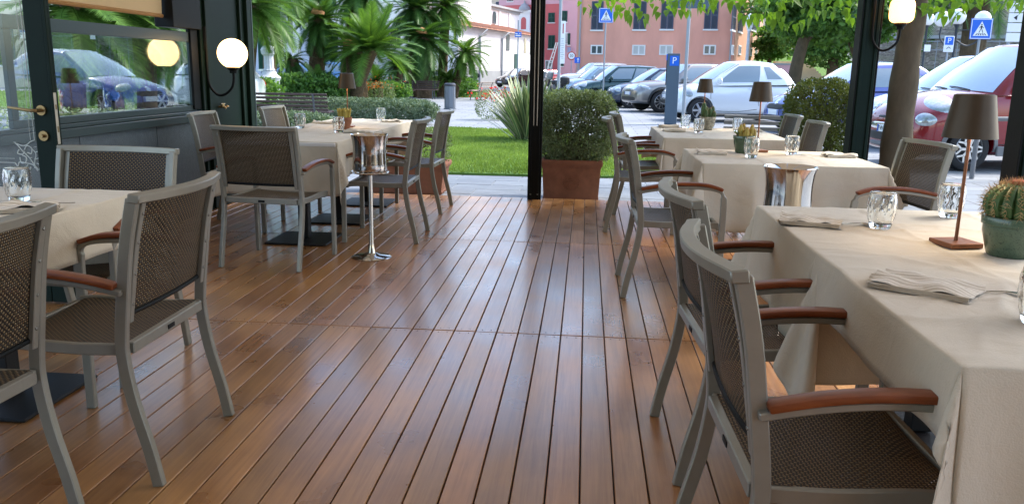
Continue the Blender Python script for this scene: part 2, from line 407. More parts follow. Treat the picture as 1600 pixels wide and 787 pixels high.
wall = thing('side_wall', 'low blue-grey panelled wall with dark green pilaster and sliding glass along the left side', 'wall', (-3.3, 0, 0))
M['greypanel'] = mat('blue_grey_laminate', (.075, .097, .115), .42, var=.18, vscale=22, bump=.35, bscale=90)
M['sill'] = mat('grey_green_metal', (.05, .075, .08), .35, metal=.4, bump=.03)
for y0, y1 in ((4.35, 5.2), (5.206, 6.2), (6.206, 6.96)):
    b = MB(); b.bx(-.06, 0, y0, y1, .06, .80); b.build('panel', M['greypanel'], wall, bev=.003)
b = MB(); b.bx(-.055, -.012, 4.3, 6.96, 0, .058); b.build('skirting', M['black'], wall)
b = MB(); b.bx(-.09, .03, 4.3, 6.985, .801, .86); b.bx(-.07, .012, 4.3, 6.98, .862, .888); b.build('sill', M['sill'], wall, bev=.004)
# sliding glass
f = MB(); f.bx(-.045, -.012, 4.6, 6.93, .89, .935); f.bx(-.045, -.012, 4.6, 6.93, 1.455, 1.535)
f.bx(-.044, -.013, 6.875, 6.93, .936, 1.454); f.bx(-.044, -.013, 4.6, 4.66, .936, 1.454)
wf = f.build('window_frame', M['sill'], wall, bev=.003)
b = MB(); b.bx(-.032, -.026, 4.66, 6.875, .935, 1.455); b.build('pane', M['pane'], wf)
# pilaster and end post
b = MB(); b.bx(-.10, -.004, 6.99, 8.0, 0, 2.6); pil = b.build('pilaster', M['dkgreen'], wall, bev=.004)
b = MB()
for y in (7.0, 7.12, 7.85): b.bx(-.003, .022, y, y + .035, .01, 2.58)
b.build('moulding', M['dkgreen'], wall, bev=.004)
b = MB(); b.bx(-.11, .03, 8.003, 8.10, 0, 2.6); b.build('end_post', M['dkgreen'], wall, bev=.004)
b = MB(); b.bx(-.05, .034, 8.103, 8.125, 0, 2.6); b.build('edge_strip', M['sill'], wall, bev=.002)
b = MB(); b.bx(-.11, .045, 6.50, 6.985, 1.56, 2.6); b.bx(-.02, .004, 6.86, 6.985, .9, 1.56); b.build('upper_jamb', M['black'], wall, bev=.004)
# brass tap on the pilaster
M['brass'] = mat('aged_brass', (.30, .21, .10), .32, metal=.9, bump=.05)
b = MB(); b.tube([(0, 7.34, .905), (.05, 7.34, .905), (.065, 7.34, .89)], .011, 8); b.tube([(.035, 7.30, .93), (.035, 7.38, .93)], .007, 8); b.lathe([(.0, .01), (.016, 0), (.012, .03), (0, .035)], 10, (.035, 7.34, .905))
b.lathe([(.0, 0), (.02, .004), (.016, .012), (0, .02)], 10, (.04, 7.42, .90)); b.build('tap', M['brass'], wall, smooth=True)

M['blind'] = sheer('orange_beige_blind', (.62, .38, .17), .7, .5)
bt = thing('roller_blind', 'warm beige fabric blind hanging above the sliding window on the left', 'blind', (-3.3, 0, 0))
b = MB(); b.grid(lambda u, v: Vector((-.035 + .004 * math.sin(v * 9), 4.4 + u * 2.08, 1.645 + v * .9)), 12, 8); b.build('fabric', M['blind'], bt, smooth=True)
b = MB(); b.tube([(-.035, 4.4, 1.64), (-.035, 6.48, 1.64)], .014, 10); b.build('hem_bar', M['blind'], bt, smooth=True)

# open glazed door leaf standing at right angles to the wall
door = thing('glazed_door', 'dark green glazed door leaf standing open at the left edge with brass handle', 'door', (-3.42, 4.1, 0))
DW = .70     # leaf from x=-.02 to x=.70 in door space
b = MB(); b.bx(DW - .105, DW, -.022, .022, .01, 2.45); b.bx(-.1, 0, -.022, .022, .01, 2.45); b.bx(0, DW - .106, -.021, .021, .01, .62); b.bx(0, DW - .106, -.021, .021, 2.3, 2.45)
b.build('leaf_frame', M['dkgreen'], door, bev=.004)
b = MB(); b.bx(DW + .0005, DW + .018, -.030, -.006, .01, 2.44); b.bx(DW + .0005, DW + .012, .002, .02, .01, 2.44); b.build('rebate', M['dkgreen'], door, bev=.003)
b = MB(); b.bx(0, DW - .106, -.003, .003, .62, 2.3); b.build('pane', M['pane'], door)
M['ivory'] = mat('ivory_lock_plate', (.55, .52, .44), .4, metal=.3)
b = MB(); b.bx(DW + .0183, DW + .0205, -.029, -.008, .86, 1.12); b.build('lock_plate', M['ivory'], door, bev=.001)
b = MB(); b.bx(DW + .0207, DW + .0215, -.024, -.013, 1.035, 1.06); b.bx(DW + .0207, DW + .0215, -.024, -.013, .92, .95); b.build('latch_slot', M['brass'], door)
h = MB(); h.tube([(DW - .055, -.022, 1.03), (DW - .055, -.07, 1.03), (DW - .075, -.078, 1.03), (DW - .20, -.075, 1.045)], [.01, .009, .009, .007], 8)
h.tube([(DW - .055, -.020, 1.03), (DW - .055, -.032, 1.03)], .026, 14); h.build('handle', M['brass'], door, smooth=True)
h = MB(); h.tube([(DW - .055, -.020, .90), (DW - .055, -.032, .90)], .026, 14); h.tube([(DW - .055, -.03, .90), (DW - .055, -.05, .90)], .009, 8); h.build('keyhole_cover', M['brass'], door, smooth=True)
M['etch'] = mat('etched_glass', (.6, .65, .62), .8)
e = MB(); y = -.0045
def ribbon(mb, pts, r): mb.tube([(p[0], y, p[1]) for p in sp2(pts, 5)], r, 5)
xr, zb = DW - .125, .755      # corner of the ornament
for off, r in ((0, .0022), (.022, .0012)):
    e.tube([(xr - off, y, zb + .12), (xr - off, y, 2.2)], r, 5); e.tube([(0.02, y, zb - .0 + off), (xr - .12, y, zb + off)], r, 5)
for pts in ([(-.12, 0), (-.105, -.018), (-.095, .004), (-.06, .0), (-.02, -.01), (-.0, -.04)], [(-.10, .10), (-.07, .09), (-.045, .095), (-.025, .11), (0, .12)],
            [(-.02, .075), (.0, .05), (-.01, .01), (-.015, -.025)], [(-.06, .07), (-.045, .09), (-.02, .078), (-.025, .05), (-.045, .055)],
            [(-.09, .03), (-.085, .0), (-.06, .005), (-.055, .03), (-.075, .04)], [(-.01, .02), (.015, .03), (.012, .06), (-.003, .055)],
            [(-.11, .105), (-.09, .085), (-.07, .06), (-.04, .03), (-.02, 0), (.005, -.035)], [(-.05, -.01), (-.065, -.03), (-.045, -.04), (-.035, -.02)],
            [(-.09, .07), (-.1, .05), (-.075, .045), (-.06, .06)], [(.0, .0), (.02, -.01), (.01, -.03)]):
    ribbon(e, [(xr + a, zb + c) for a, c in pts], .0028)
for a, c in ((-.11, .107), (-.03, .028), (-.055, .05), (.0, .085), (0.005, -.035), (-.07, .065)):
    e.lathe([(0, -.002), (.009, 0), (0, .002)], 7, (xr + a, y, zb + c))
e.build('etched_ornament', M['etch'], door)

# unseen roof on green beams; cloth made translucent to pass warm light
M['awning'] = sheer('fill_light_awning_cloth', (.46, .37, .26), .8, .32)
roof = thing('veranda_roof', 'unseen roof on dark green beams, cream cloth made translucent to warm the deck light', 'roof', (0, 0, 0))
for i in range(4):
    x0 = -3.42 + i * 1.56
    b = MB(); b.grid(lambda u, v: Vector((x0 + u * 1.5, -3.3 + v * 11.85, 2.72 - .03 * math.sin(PI * u))), 6, 8); b.build('awning', M['awning'], roof, smooth=True)
b = MB(); b.bx(-3.5, 2.9, 8.28, 8.42, 2.605, 2.75); b.build('beam', M['dkgreen'], roof, bev=.004)
for x in (-3.45, 2.72): 
    b = MB(); b.bx(x - .06, x + .06, -3.3, 8.27, 2.605, 2.75); b.build('beam', M['dkgreen'], roof, bev=.004)
b = MB(); b.bx(-3.5, 2.9, -3.45, -3.31, 2.605, 2.75); b.build('beam', M['dkgreen'], roof, bev=.004)

def wall_lamp(loc, rz, label, gm='globe'):      # local: wall at x=0, lamp out along +x
    t = thing('wall_lamp', label, 'lamp', loc, rz, group='round globe lamps on curved brackets')
    b = MB(); b.tube(spline([(.014, 0, .22), (.014, 0, .05), (.014, 0, -.16), (.03, 0, -.27), (.09, 0, -.345), (.16, 0, -.345), (.225, 0, -.29), (.247, 0, -.22), (.247, 0, -.15)], 5), .011, 10)
    b.build('bracket', M['black'], t, smooth=True)
    b = MB(); b.box((.006, 0, .12), (.012, .03, .2)); b.build('wall_plate', M['black'], t, bev=.002)
    b = MB(); b.lathe([(0, -.165), (.03, -.165), (.032, -.14), (.05, -.13), (.052, -.108), (0, -.108)], 20, (.247, 0, 0)); b.build('holder', M['black'], t, smooth=True)
    pw = .5 if gm == 'globey' else 1.; sg = lambda q: math.copysign(abs(q) ** pw, q)
    R_ = .125 if pw == 1. else .108
    b = MB(); b.lathe([(R_ * abs(math.sin(a)) ** pw, -R_ * sg(math.cos(a))) for a in [i * PI / 24 for i in range(25)]], 32, (.247, 0, 0)); b.build('globe', M[gm], t, smooth=True)
    return t
wall_lamp((-3.272, 7.05, 1.37), 0, 'glowing white globe lamp on the dark green pilaster at the left')
wall_lamp((2.62, 8.25, 1.86), -.35, 'glowing yellow globe lamp beside the dark green corner post at the upper right', 'globey')
wall_lamp((-3.272, 2.9, 1.9), 0, 'added unseen globe lamp on the left wall outside the frame')  # this and the next two are unseen lamps added for warm light
wall_lamp((2.60, 1.6, 1.9), PI, 'added unseen globe lamp on the right side post outside the frame')
wall_lamp((-3.272, -.6, 1.9), 0, 'added unseen globe lamp on the left wall behind the viewer')

t = thing('added_rear_wall', 'unseen dark wall added behind the viewer to cut the light from there', 'wall', (0, -3.6, 0))  # unseen wall added to hold back light from behind the camera
M['innerwall'] = mat('light_block_brown', (.10, .06, .035), .6, var=.2, vscale=3)
for i in range(7):
    b = MB(); x = -3.5 + i * .92; b.bx(x, x + .912, -.1, 0, 0, 2.6); b.build('panel', M['innerwall'], t, bev=.004)
b = MB(); b.bx(-3.5, 2.95, -.001, .02, .9, .96); b.build('rail', M['dkgreen'], t)
# ---------------------------------------------------------------- chairs
def chair_proto():
    t = thing('dining_chair', '', 'chair')
    prof = sp2([(-.285, 0), (-.262, .12), (-.225, .27), (-.205, .40), (-.205, .48), (-.222, .62), (-.242, .76), (-.272, .893)], 4)
    ZB = [(z, yy) for yy, z in prof]
    def py(z):
        for (z0, a), (z1, c) in zip(ZB, ZB[1:]):
            if z0 <= z <= z1: return a + (c - a) * (z - z0) / (z1 - z0)
        return ZB[-1][1]
    bow = lambda x: -.05 * (1 - (x / .27) ** 2)
    for s in (-1, 1):
        b = MB(); b.sweep(prof, s * .268 - .012, s * .268 + .012, .036); b.build('leg', M['alu'], t, bev=.003, smooth=True)
    for s in (-1, 1):
        b = MB(); arm = sp2([(.252, 0), (.250, .3), (.250, .54), (.243, .605), (.222, .632), (.15, .647), (.02, .650), (-.10, .639), (-.225, .616)], 4)
        b.sweep(arm, s * .284 - .0125, s * .284 + .0125, [.034 if z < .6 else .018 for yy, z in arm]); b.build('leg', M['alu'], t, bev=.003, smooth=True)
        w = sp2([(.240, .640), (.15, .666), (.02, .670), (-.10, .659), (-.210, .637)], 4)
        b = MB(); b.sweep(w, s * .286 - .023, s * .286 + .023, .018); b.build('armrest', M['armwood'], t, bev=.005, seg=2, smooth=True)
    b = MB(); n = 14      # top rail, bowed backwards
    vs = []
    for i in range(n + 1):
        x = -.284 + .568 * i / n; yb = py(.885) + bow(max(-.27, min(.27, x)))
        for dy, z in ((-.026, .880), (-.030, .906), (.006, .910), (.010, .882)): vs.append((x, yb + dy, z))
    fs = [(i * 4 + k, i * 4 + (k + 1) % 4, (i + 1) * 4 + (k + 1) % 4, (i + 1) * 4 + k) for i in range(n) for k in range(4)] + [(3, 2, 1, 0), (n * 4, n * 4 + 1, n * 4 + 2, n * 4 + 3)]
    b.add(vs, fs); b.build('top_rail', M['alu'], t, bev=.003, smooth=True)
    def bp(u, v, off=0):
        x = -.235 + .47 * u; z = .545 + .335 * v
        return Vector((x, py(z) + bow(x) * (.35 + .65 * v) + .004 + off, z))
    b = MB(); b.grid(lambda u, v: bp(u, v), 14, 10, lambda u, v: (u * .47, v * .4)); b.build('backrest', M['mesh'], t, smooth=True)
    for s, u in ((-1, 0), (1, 1)):
        b = MB(); pts = [(py(z) + bow(.235) * (.35 + .65 * v) - .004, z) for v in [i / 10 for i in range(11)] for z in [.515 + .365 * v]]
        b.sweep(pts, s * .2415 - .0115, s * .2415 + .0115, .016); fr = b.build('back_frame', M['alu'], t, bev=.002, smooth=True)
        for v in (.08, .36, .64, .9):
            p = bp(u, v, -.017); b = MB(); b.lathe([(0, .003), (.005, .002), (.006, 0)], 8, (0, 0, 0))
            b.v = [(s * .2415 + a[0], p.y - a[2], p.z + a[1]) for a in b.v]; b.build('bolt', M['bolt'], fr, smooth=True)
    b = MB(); b.grid(lambda u, v: bp(u, 0) + Vector((0, .008 * math.cos(v * 2 * PI), -.006 + .008 * math.sin(v * 2 * PI))), 12, 8); b.build('lower_hem', M['black'], t, smooth=True)
    # seat
    def seatp(u, v):
        x = -.243 + .486 * u; yy = -.20 + .445 * v
        z = .452 - .012 * math.sin(PI * u) - .010 * math.sin(PI * v) - .03 * max(0, v - .85) / .15 * max(0, v - .85) * 6
        return Vector((x, yy, z))
    b = MB(); b.grid(seatp, 12, 14, lambda u, v: (u * .486, v * .445)); b.build('seat', M['mesh'], t, smooth=True)
    b = MB()
    sr = sp2([(-.21, .432), (-.05, .428), (.12, .436), (.235, .430)], 4)
    for s in (-1, 1): b.sweep(sr, s * .246 - .009, s * .246 + .009, .036)
    b.bx(-.237, .237, -.222, -.198, .415, .45); b.bx(-.237, .237, .226, .246, .402, .436); b.build('seat_frame', M['alu'], t, bev=.003, smooth=True)
    b = MB(); b.bx(-.022, .022, -.2245, -.2223, .424, .438); b.build('badge', M['black'], t)
    return t
chair0 = chair_proto(); _first = [True]
def chair(x, y, rz, label, group, s=None):
    o = place(chair0, (x, y, 0), rz, label, group, s, first=_first[0])
    _first[0] = False
    return o
L90, R90 = PI / 2, -PI / 2       # front (+Y local) turned to -X / +X
GA, GB, GR = 'chairs at the near left table', 'chairs at the long left table', 'chairs at the tables on the right'
chair(-2.085, 3.265, PI - .04, 'chair at the head of the near left table, mesh back square-on below the wall', GA)
chair(-1.56, 2.51, L90 + .02, 'chair with curved brown mesh back, farther of two on the aisle side, near left table', GA)
chair(-1.69, 1.78, L90 - .03, 'chair cut off by the left edge of the photo, nearest on that side', GA)
chair(-2.01, 5.28, -.10, 'chair seen from behind at the near end of the long left table', GB)
chair(-1.51, 6.21, L90 + .03, 'chair right behind the wine bucket stand at the long left table', GB)
chair(-1.54, 7.52, L90 - .02, 'farthest chair on the right side of the long left table, next to the lawn', GB)
chair(-2.74, 6.42, R90 + .1, 'light backed chair below the globe lamp between wall and long table', GB)
chair(-2.62, 7.56, R90 - .02, 'light backed chair in front of the slatted park bench beyond the long left table', GB)
chair(.575, 1.85, R90 + .03, 'nearest chair on the right with orange wooden armrest and dark mesh seat', GR)
chair(.60, 2.73, R90 + .06, 'second chair along the near right table, mostly hidden by the nearest one', GR)
chair(.53, 4.94, R90 + .02, 'chair with empty seat beside the middle right table near the long draped cloth', GR)
chair(.48, 6.93, R90 - .02, 'chair beside the clipped bush, nearer of two on the aisle side, far right table', GR)
chair(.565, 7.80, R90 + .03, 'farthest chair on the aisle side of the far right table beside the planter', GR)
chair(1.71, 5.0, L90 + .12, 'grey mesh chair in front of the tree trunk and the red car', GR)
chair(1.60, 6.98, L90, 'grey mesh chair in front of the dark leafy bush, nearer of two', GR)
chair(1.66, 8.05, L90, 'grey mesh chair by the slatted bench on the right, farther of two', GR)

# ---------------------------------------------------------------- tables and cloths
TZ = .752
def table(x0, x1, y0, y1, label, peds):
    t = thing('dining_table', label, 'table', ((x0 + x1) / 2, (y0 + y1) / 2, 0)); cx, cy = (x0 + x1) / 2, (y0 + y1) / 2
    b = MB(); b.box((0, 0, TZ - .017), (x1 - x0 - .012, y1 - y0 - .012, .028)); b.build('tabletop', M['white'], t, bev=.004)
    for px, py_ in peds:
        b = MB(); b.box((px - cx, py_ - cy, .009), (.46, .46, .014)); b.build('base_plate', M['castiron'], t, bev=.004)
        b = MB(); b.box((px - cx, py_ - cy, .37), (.075, .075, .70)); b.build('pedestal', M['castiron'], t, bev=.004)
    return t
def cloth(x0, x1, y0, y1, ex0, ex1, ey0, ey1, label, seed=0, z=TZ, amp=1.):
    """cloth over the rectangle with overhangs ex0 (left) ex1 (right) ey0 (near) ey1 (far)"""
    rnd = random.Random(seed); ph = [rnd.uniform(0, 6) for _ in range(6)]
    cx, cy = (x0 + x1) / 2, (y0 + y1) / 2
    def axis(a0, a1, e0, e1, n):
        out = []
        k0 = max(3, int(e0 / .022)); k1 = max(3, int(e1 / .022))
        if e0 > 0: out += [a0 - e0 + (e0 - .016) * i / k0 for i in range(k0 + 1)] + [a0 - .009, a0 - .004]
        out += [a0 + (a1 - a0) * i / n for i in range(n)]
        out.append(a1)
        if e1 > 0: out += [a1 + .004, a1 + .009] + [a1 + .016 + (e1 - .016) * i / k1 for i in range(k1 + 1)]
        return out
    us = axis(x0, x1, ex0, ex1, 96); vs_ = axis(y0, y1, ey0, ey1, 96)
    P = []
    for u in us:
        for v in vs_:
            px, py_ = max(x0, min(x1, u)), max(y0, min(y1, v)); dx, dy = u - px, v - py_; s = math.hypot(dx, dy)
            if s < 1e-6:
                w = .003 * mnoise.noise(Vector((u * 4 + seed, v * 4, 0))) + .0008 * mnoise.noise(Vector((u * 17, v * 17, seed)))
                # pressed fold lines
                for c in (x0 + (x1 - x0) * .36, x0 + (x1 - x0) * .70): w += .004 * math.exp(-((u - c - .004 * math.sin(v * 7)) / .009) ** 2)
                for c in (y0 + (y1 - y0) * .5,): w += .004 * math.exp(-((v - c - .004 * math.sin(u * 6)) / .009) ** 2)
                q_ = mnoise.noise(Vector((u * 2.1 + seed * 3, v * 2.1, 5.))); w += .006 * max(0, 1 - abs(q_) * 7) ** 2 + .003 * max(0, 1 - abs(mnoise.noise(Vector((u * 4.5, v * 4.5 + seed, 9.)))) * 6) ** 2
                e = min(u - x0, x1 - u, v - y0, y1 - v); P.append((u, v, z + .0015 + w * min(1, e / .03 + .15))); continue
            nx, ny = dx / s, dy / s
            corner = abs(dx) > 1e-6 and abs(dy) > 1e-6
            th = math.atan2(abs(dy), abs(dx))
            rr = min(1., s / .14)
            if corner:
                d = .30 * s; d *= .62 + .38 * math.cos(4 * (th - PI / 4)) * -1 * .9 + .38 * .4
                d = s * (.10 + .34 * math.sin(2 * th) ** 2 * 1.0 - .20 * rr * math.exp(-((th - PI / 4) / .16) ** 2)) * amp
                drop = math.sqrt(max(1e-6, s * s - d * d)) * .985
                ox, oy = nx * d, ny * d
                tw = .03 * rr * math.sin(6 * th + ph[0]) * s / .4
                ox += -ny * tw; oy += nx * tw
            else:
                q = v if abs(dx) > 0 else u; L_ = s
                rip = ((1 - 2 * abs(math.sin(q * 4.5 + ph[1]))) * .6 + math.sin(q * 17.3 + ph[2]) * .3 + math.sin(q * 31 + ph[3]) * .15)
                near = min(abs(q - (y0 if abs(dx) > 0 else x0)), abs(q - (y1 if abs(dx) > 0 else x1)))
                fade = min(1, near / .12)
                d = .006 + s * .10 * amp * fade + (.026 if abs(dx) > 0 else .040) * rip * min(1, (s / .3)) ** 1.2 * fade * amp
                d = max(.0055, d + s * .10 * (1 - fade))
                drop = math.sqrt(max(1e-6, s * s - d * d)); ox, oy = nx * d, ny * d
                if s < .012: ox, oy, drop = nx * .0045, ny * .0045, max(0, s - .003)
            wv = .006 * mnoise.noise(Vector((px * 6 + ox * 10 + seed, py_ * 6, drop * 7)))
            P.append((px + ox + nx * wv, py_ + oy + ny * wv, z + .001 - drop))
    b = MB(); nu, nv = len(us), len(vs_)
    b.add([(p[0] - cx, p[1] - cy, p[2]) for p in P], [(i * nv + j, (i + 1) * nv + j, (i + 1) * nv + j + 1, i * nv + j + 1) for i in range(nu - 1) for j in range(nv - 1)])
    o = b.build('tablecloth', M['cloth'], None, loc=(cx, cy, 0), smooth=True, ang=180)
    md = o.modifiers.new('hem', 'SOLIDIFY'); md.thickness = .0016; md.offset = 1
    return props(o, label, 'tablecloth')
table(-2.62, -1.83, 1.5, 3.27, 'near left table under a beige cloth', [(-2.2, 2.0), (-2.2, 2.85)])
cloth(-2.62, -1.83, 1.3, 3.27, .2, .19, .3, .40, 'beige tablecloth on the near left table, cut off by the left edge', 1)
table(-2.55, -1.74, 5.72, 7.17, 'long left table, nearer half on two black square bases behind the wine bucket stand', [(-2.07, 5.97), (-2.05, 6.82)])
table(-2.55, -1.74, 7.18, 8.4, 'long left table, farther half near the edge of the deck', [(-2.05, 7.75)])
cloth(-2.55, -1.74, 5.74, 7.13, .2, .26, .38, .02, 'beige tablecloth on the nearer half of the long left table, corner hanging low', 2)
cloth(-2.55, -1.74, 7.05, 8.42, .2, .17, .02, .36, 'pale tablecloth on the farther half of the long left table', 3, z=TZ + .003)
table(.71, 1.80, 2.45, 3.36, 'near right table, farther half beside the shining wine bucket', [(1.25, 2.95)])
table(.71, 1.80, 1.50, 2.44, 'near right table, closer half under the folded napkin', [(1.25, 1.98)])
cloth(.705, 1.80, 2.43, 3.38, .30, .2, .38, .36, 'beige tablecloth under the lamp and cactus on the near right table, farther half', 4, amp=1.1)
cloth(.702, 1.80, 1.50, 2.47, .15, .2, .50, .03, 'beige tablecloth hanging down at the lower right corner of the photo', 5, z=TZ + .003)
table(.72, 1.75, 5.0, 5.92, 'middle right table with green pot and brown lamp', [(1.25, 5.5)])
cloth(.70, 1.76, 4.97, 5.93, .26, .2, .40, .36, 'beige tablecloth on the middle right table', 6, amp=1.25)
table(.66, 1.66, 6.92, 8.28, 'far right table beside the clipped bush', [(1.2, 7.2), (1.2, 8.0)])
cloth(.65, 1.66, 6.90, 8.30, .17, .2, .34, .3, 'pale beige tablecloth on the far right table', 7)

# ---------------------------------------------------------------- wine buckets on stands
def bucket(x, y, lab1, lab2):
    t = thing('bucket_stand', lab1, 'stand', (x, y, 0), group='wine bucket stands')
    b = MB(); b.lathe([(0, .0), (.135, .0), (.137, .006), (.12, .014), (.06, .02), (.028, .034), (.023, .06), (0.0155, .11), (.0155, .565), (.03, .575), (0, .576)], 36); b.build('column', M['steel'], t, smooth=True)
    b = MB(); b.tube([(.125 * math.cos(a), .125 * math.sin(a), .588) for a in [i * PI / 18 for i in range(37)]], .005, 8, caps=False)
    for k in range(3):
        a = k * 2 * PI / 3; b.tube([(.02 * math.cos(a), .02 * math.sin(a), .572), (.124 * math.cos(a), .124 * math.sin(a), .586)], .004, 6)
    b.build('ring', M['steel'], t, smooth=True)
    u = thing('wine_bucket', lab2, 'bucket', (x, y, .594), group='polished wine buckets')
    pr = [(0, .002), (.108, .002), (.113, .006), (.116, .02), (.113, .06), (.110, .11), (.111, .16), (.117, .21), (.126, .240), (.130, .242), (.128, .245), (.122, .240), (.113, .21), (.107, .16), (.106, .11), (.109, .05), (.11, .02), (0, .012)]
    b = MB(); b.lathe(pr, 48); b.build('vessel', M['steel'], u, smooth=True)
bucket(-1.43, 5.46, 'chrome bucket stand on the deck beside the long left table', 'polished steel wine bucket on its stand beside the long left table')
bucket(1.0, 4.12, 'chrome bucket stand hidden behind the near right table', 'polished steel wine bucket showing above the near right table')

# ---------------------------------------------------------------- things on the tables
ZT = TZ + .0055
def tumbler_mesh():
    H = .098
    def rf(a, z, j):
        k = math.cos(12 * a + (0 if int(z / .014) % 2 else PI / 2.2))
        return 1 + (.032 * k if .02 < z < .088 else 0)
    pr = [(0, .0), (.024, .0), (.027, .003)] + [(.027 + .010 * math.sin(PI * (i / 26) * .80), .004 + (H - .004) * i / 26) for i in range(27)]
    pin = [(r - .0032, z) for r, z in pr[::-1] if z > .014] + [(0, .011)]
    b = MB(); b.lathe(pr, 48, rf=rf); b.lathe([(pr[-1][0], pr[-1][1])] + pin, 48, close=True)
    bm = bmesh.new(); me = b.mesh('tumbler', M['glass'], fixn=False); bm.from_mesh(me); bmesh.ops.remove_doubles(bm, verts=bm.verts, dist=.00005); bmesh.ops.recalc_face_normals(bm, faces=bm.faces); bm.to_mesh(me); bm.free()
    me.polygons.foreach_set('use_smooth', [True] * len(me.polygons))
    return me
tum = tumbler_mesh()
def tumbler(x, y, lab, s=1., z=ZT): props(shared('tumbler', tum, None, (x, y, z), (0, 0, x * 9), 1.28), lab, 'glass', 'ribbed water tumblers on the tables')
tumbler(1.03, 2.93, 'clear ribbed tumbler on the near right table between napkin and lamp', 1.12)
tumbler(1.38, 3.22, 'clear ribbed tumbler behind the brown table lamp on the near right table', 1.12)
tumbler(.985, 1.80, 'clear ribbed tumbler cut off by the right edge of the photo', 1.1)
tumbler(-2.12, 2.93, 'clear ribbed tumbler on the near left table', 1.1)
tumbler(1.05, 5.36, 'clear ribbed tumbler in front of the green pot on the middle right table')
tumbler(1.36, 5.62, 'clear ribbed tumbler right of the lamp on the middle right table')
tumbler(1.00, 7.50, 'clear ribbed tumbler in front of the stone pot on the far right table')
tumbler(.96, 8.16, 'clear ribbed tumbler left of the stone pot at the back of the far right table')
tumbler(1.38, 7.75, 'clear ribbed tumbler right of the stone pot on the far right table')
tumbler(1.20, 8.20, 'clear ribbed tumbler behind the stone pot on the far right table')
tumbler(-1.97, 6.57, 'clear ribbed tumbler in front of the terracotta pot on the long left table')
tumbler(-2.03, 8.22, 'clear ribbed tumbler at the far end of the long left table')
tumbler(-2.42, 6.95, 'clear ribbed tumbler on the left side of the long left table')

def lamp(x, y, lab, s=1., rz=0):
    t = thing('table_lamp', lab, 'lamp', (x, y, ZT), rz, group='brown table lamps', s=s)
    b = MB(); b.box((0, 0, .008), (.11, .11, .016)); b.build('base', M['rust'], t, bev=.002)
    b = MB(); b.lathe([(.007, .016), (.0055, .03), (.005, .38), (0, .381)], 12); b.build('stem', M['rust'], t, smooth=True)
    b = MB(); b.lathe([(.078, .335), (.0575, .463), (.050, .466), (.049, .464), (.0555, .459), (.076, .336)], 40, close=True); b.build('shade', M['bronze'], t, smooth=True)
    b = MB(); b.lathe([(0, .392), (.03, .392), (.03, .402), (0, .402)], 20); b.build('led', M['warm'], t)
    ld = bpy.data.lights.new('lamp_light', 'SPOT'); ld.energy = 1.1; ld.color = (1, .70, .40); ld.shadow_soft_size = .025; ld.spot_size = rad(125); ld.spot_blend = .7
    lo = bpy.data.objects.new('lamp_light', ld); lk(lo, t); lo.location = (.02, 0, .372)
    return t
lamp(1.17, 2.66, 'large brown table lamp on the near right table beside the barrel cactus', 1.0, .25)
lamp(1.17, 5.78, 'brown table lamp on the middle right table behind the green pot', 1.0, .2)
lamp(1.12, 8.12, 'small brown table lamp on the far right table behind the stone pot', 1., .1)
lamp(-2.07, 7.18, 'brown table lamp behind the terracotta pot on the long left table', 1., .1)

def napkin(x, y, rz, lab, w=.19, l=.13, seed=0):
    b = MB(); rnd = random.Random(seed)
    for k in range(4):
        z0 = k * .0034; ro = rnd.uniform(-.06, .06); ox_, oy_ = rnd.uniform(-.008, .008), rnd.uniform(-.008, .008)
        def fn(u, v, z0=z0, k=k, ro=ro, ox_=ox_, oy_=oy_):
            uu = (u - .5) * w * (1 - .012 * k); vv = (v - .5) * l * (1 - .02 * k); e = min(u, 1 - u, v, 1 - v)
            uu, vv = uu * math.cos(ro) - vv * math.sin(ro) + ox_, uu * math.sin(ro) + vv * math.cos(ro) + oy_
            return Vector((uu + .004 * math.sin(v * 7 + k + seed), vv + .004 * math.sin(u * 9 + k * 2 + seed), z0 + .004 * min(1, e * 7) * (1 if k == 3 else .4) + .006 * k * max(0, mnoise.noise(Vector((u * 3 + seed, v * 3, .3))) + .3) + .03 * max(0, .12 - u) * k * (.5 + .5 * math.sin(v * 11 + k))))
        b.grid(fn, 24, 18)
    for k in range(3):     # rolled fold on one long side
        b.tube(spline([(-w / 2 + .01, -l / 2 + .004, .005 + k * .0045), (0, -l / 2 - .001, .006 + k * .0045), (w / 2 - .006, -l / 2 + .003, .005 + k * .0045)], 6), .0028, 6)
    o = b.build('napkin', M['napstripe'], None, loc=(x, y, ZT), smooth=True, ang=60); o.rotation_euler = (0, 0, rz)
    return props(o, lab, 'napkin', 'folded napkins beside the forks')
m = cloth_mat('striped_napkin', (.62, .56, .46)); t_ = m.node_tree; N_ = t_.nodes; L_ = t_.links
tc_ = N_.new('ShaderNodeTexCoord'); wv_ = N_.new('ShaderNodeTexWave'); wv_.inputs['Scale'].default_value = 22; wv_.bands_direction = 'Y'; L_.new(tc_.outputs['Object'], wv_.inputs[0])
mx_ = N_.new('ShaderNodeMix'); mx_.data_type = 'RGBA'; mx_.inputs[6].default_value = (.45, .385, .29, 1); mx_.inputs[7].default_value = (.68, .63, .53, 1)
L_.new(wv_.outputs['Fac'], mx_.inputs[0]); L_.new(mx_.outputs[2], N_['Principled BSDF'].inputs['Base Color']); M['napstripe'] = m
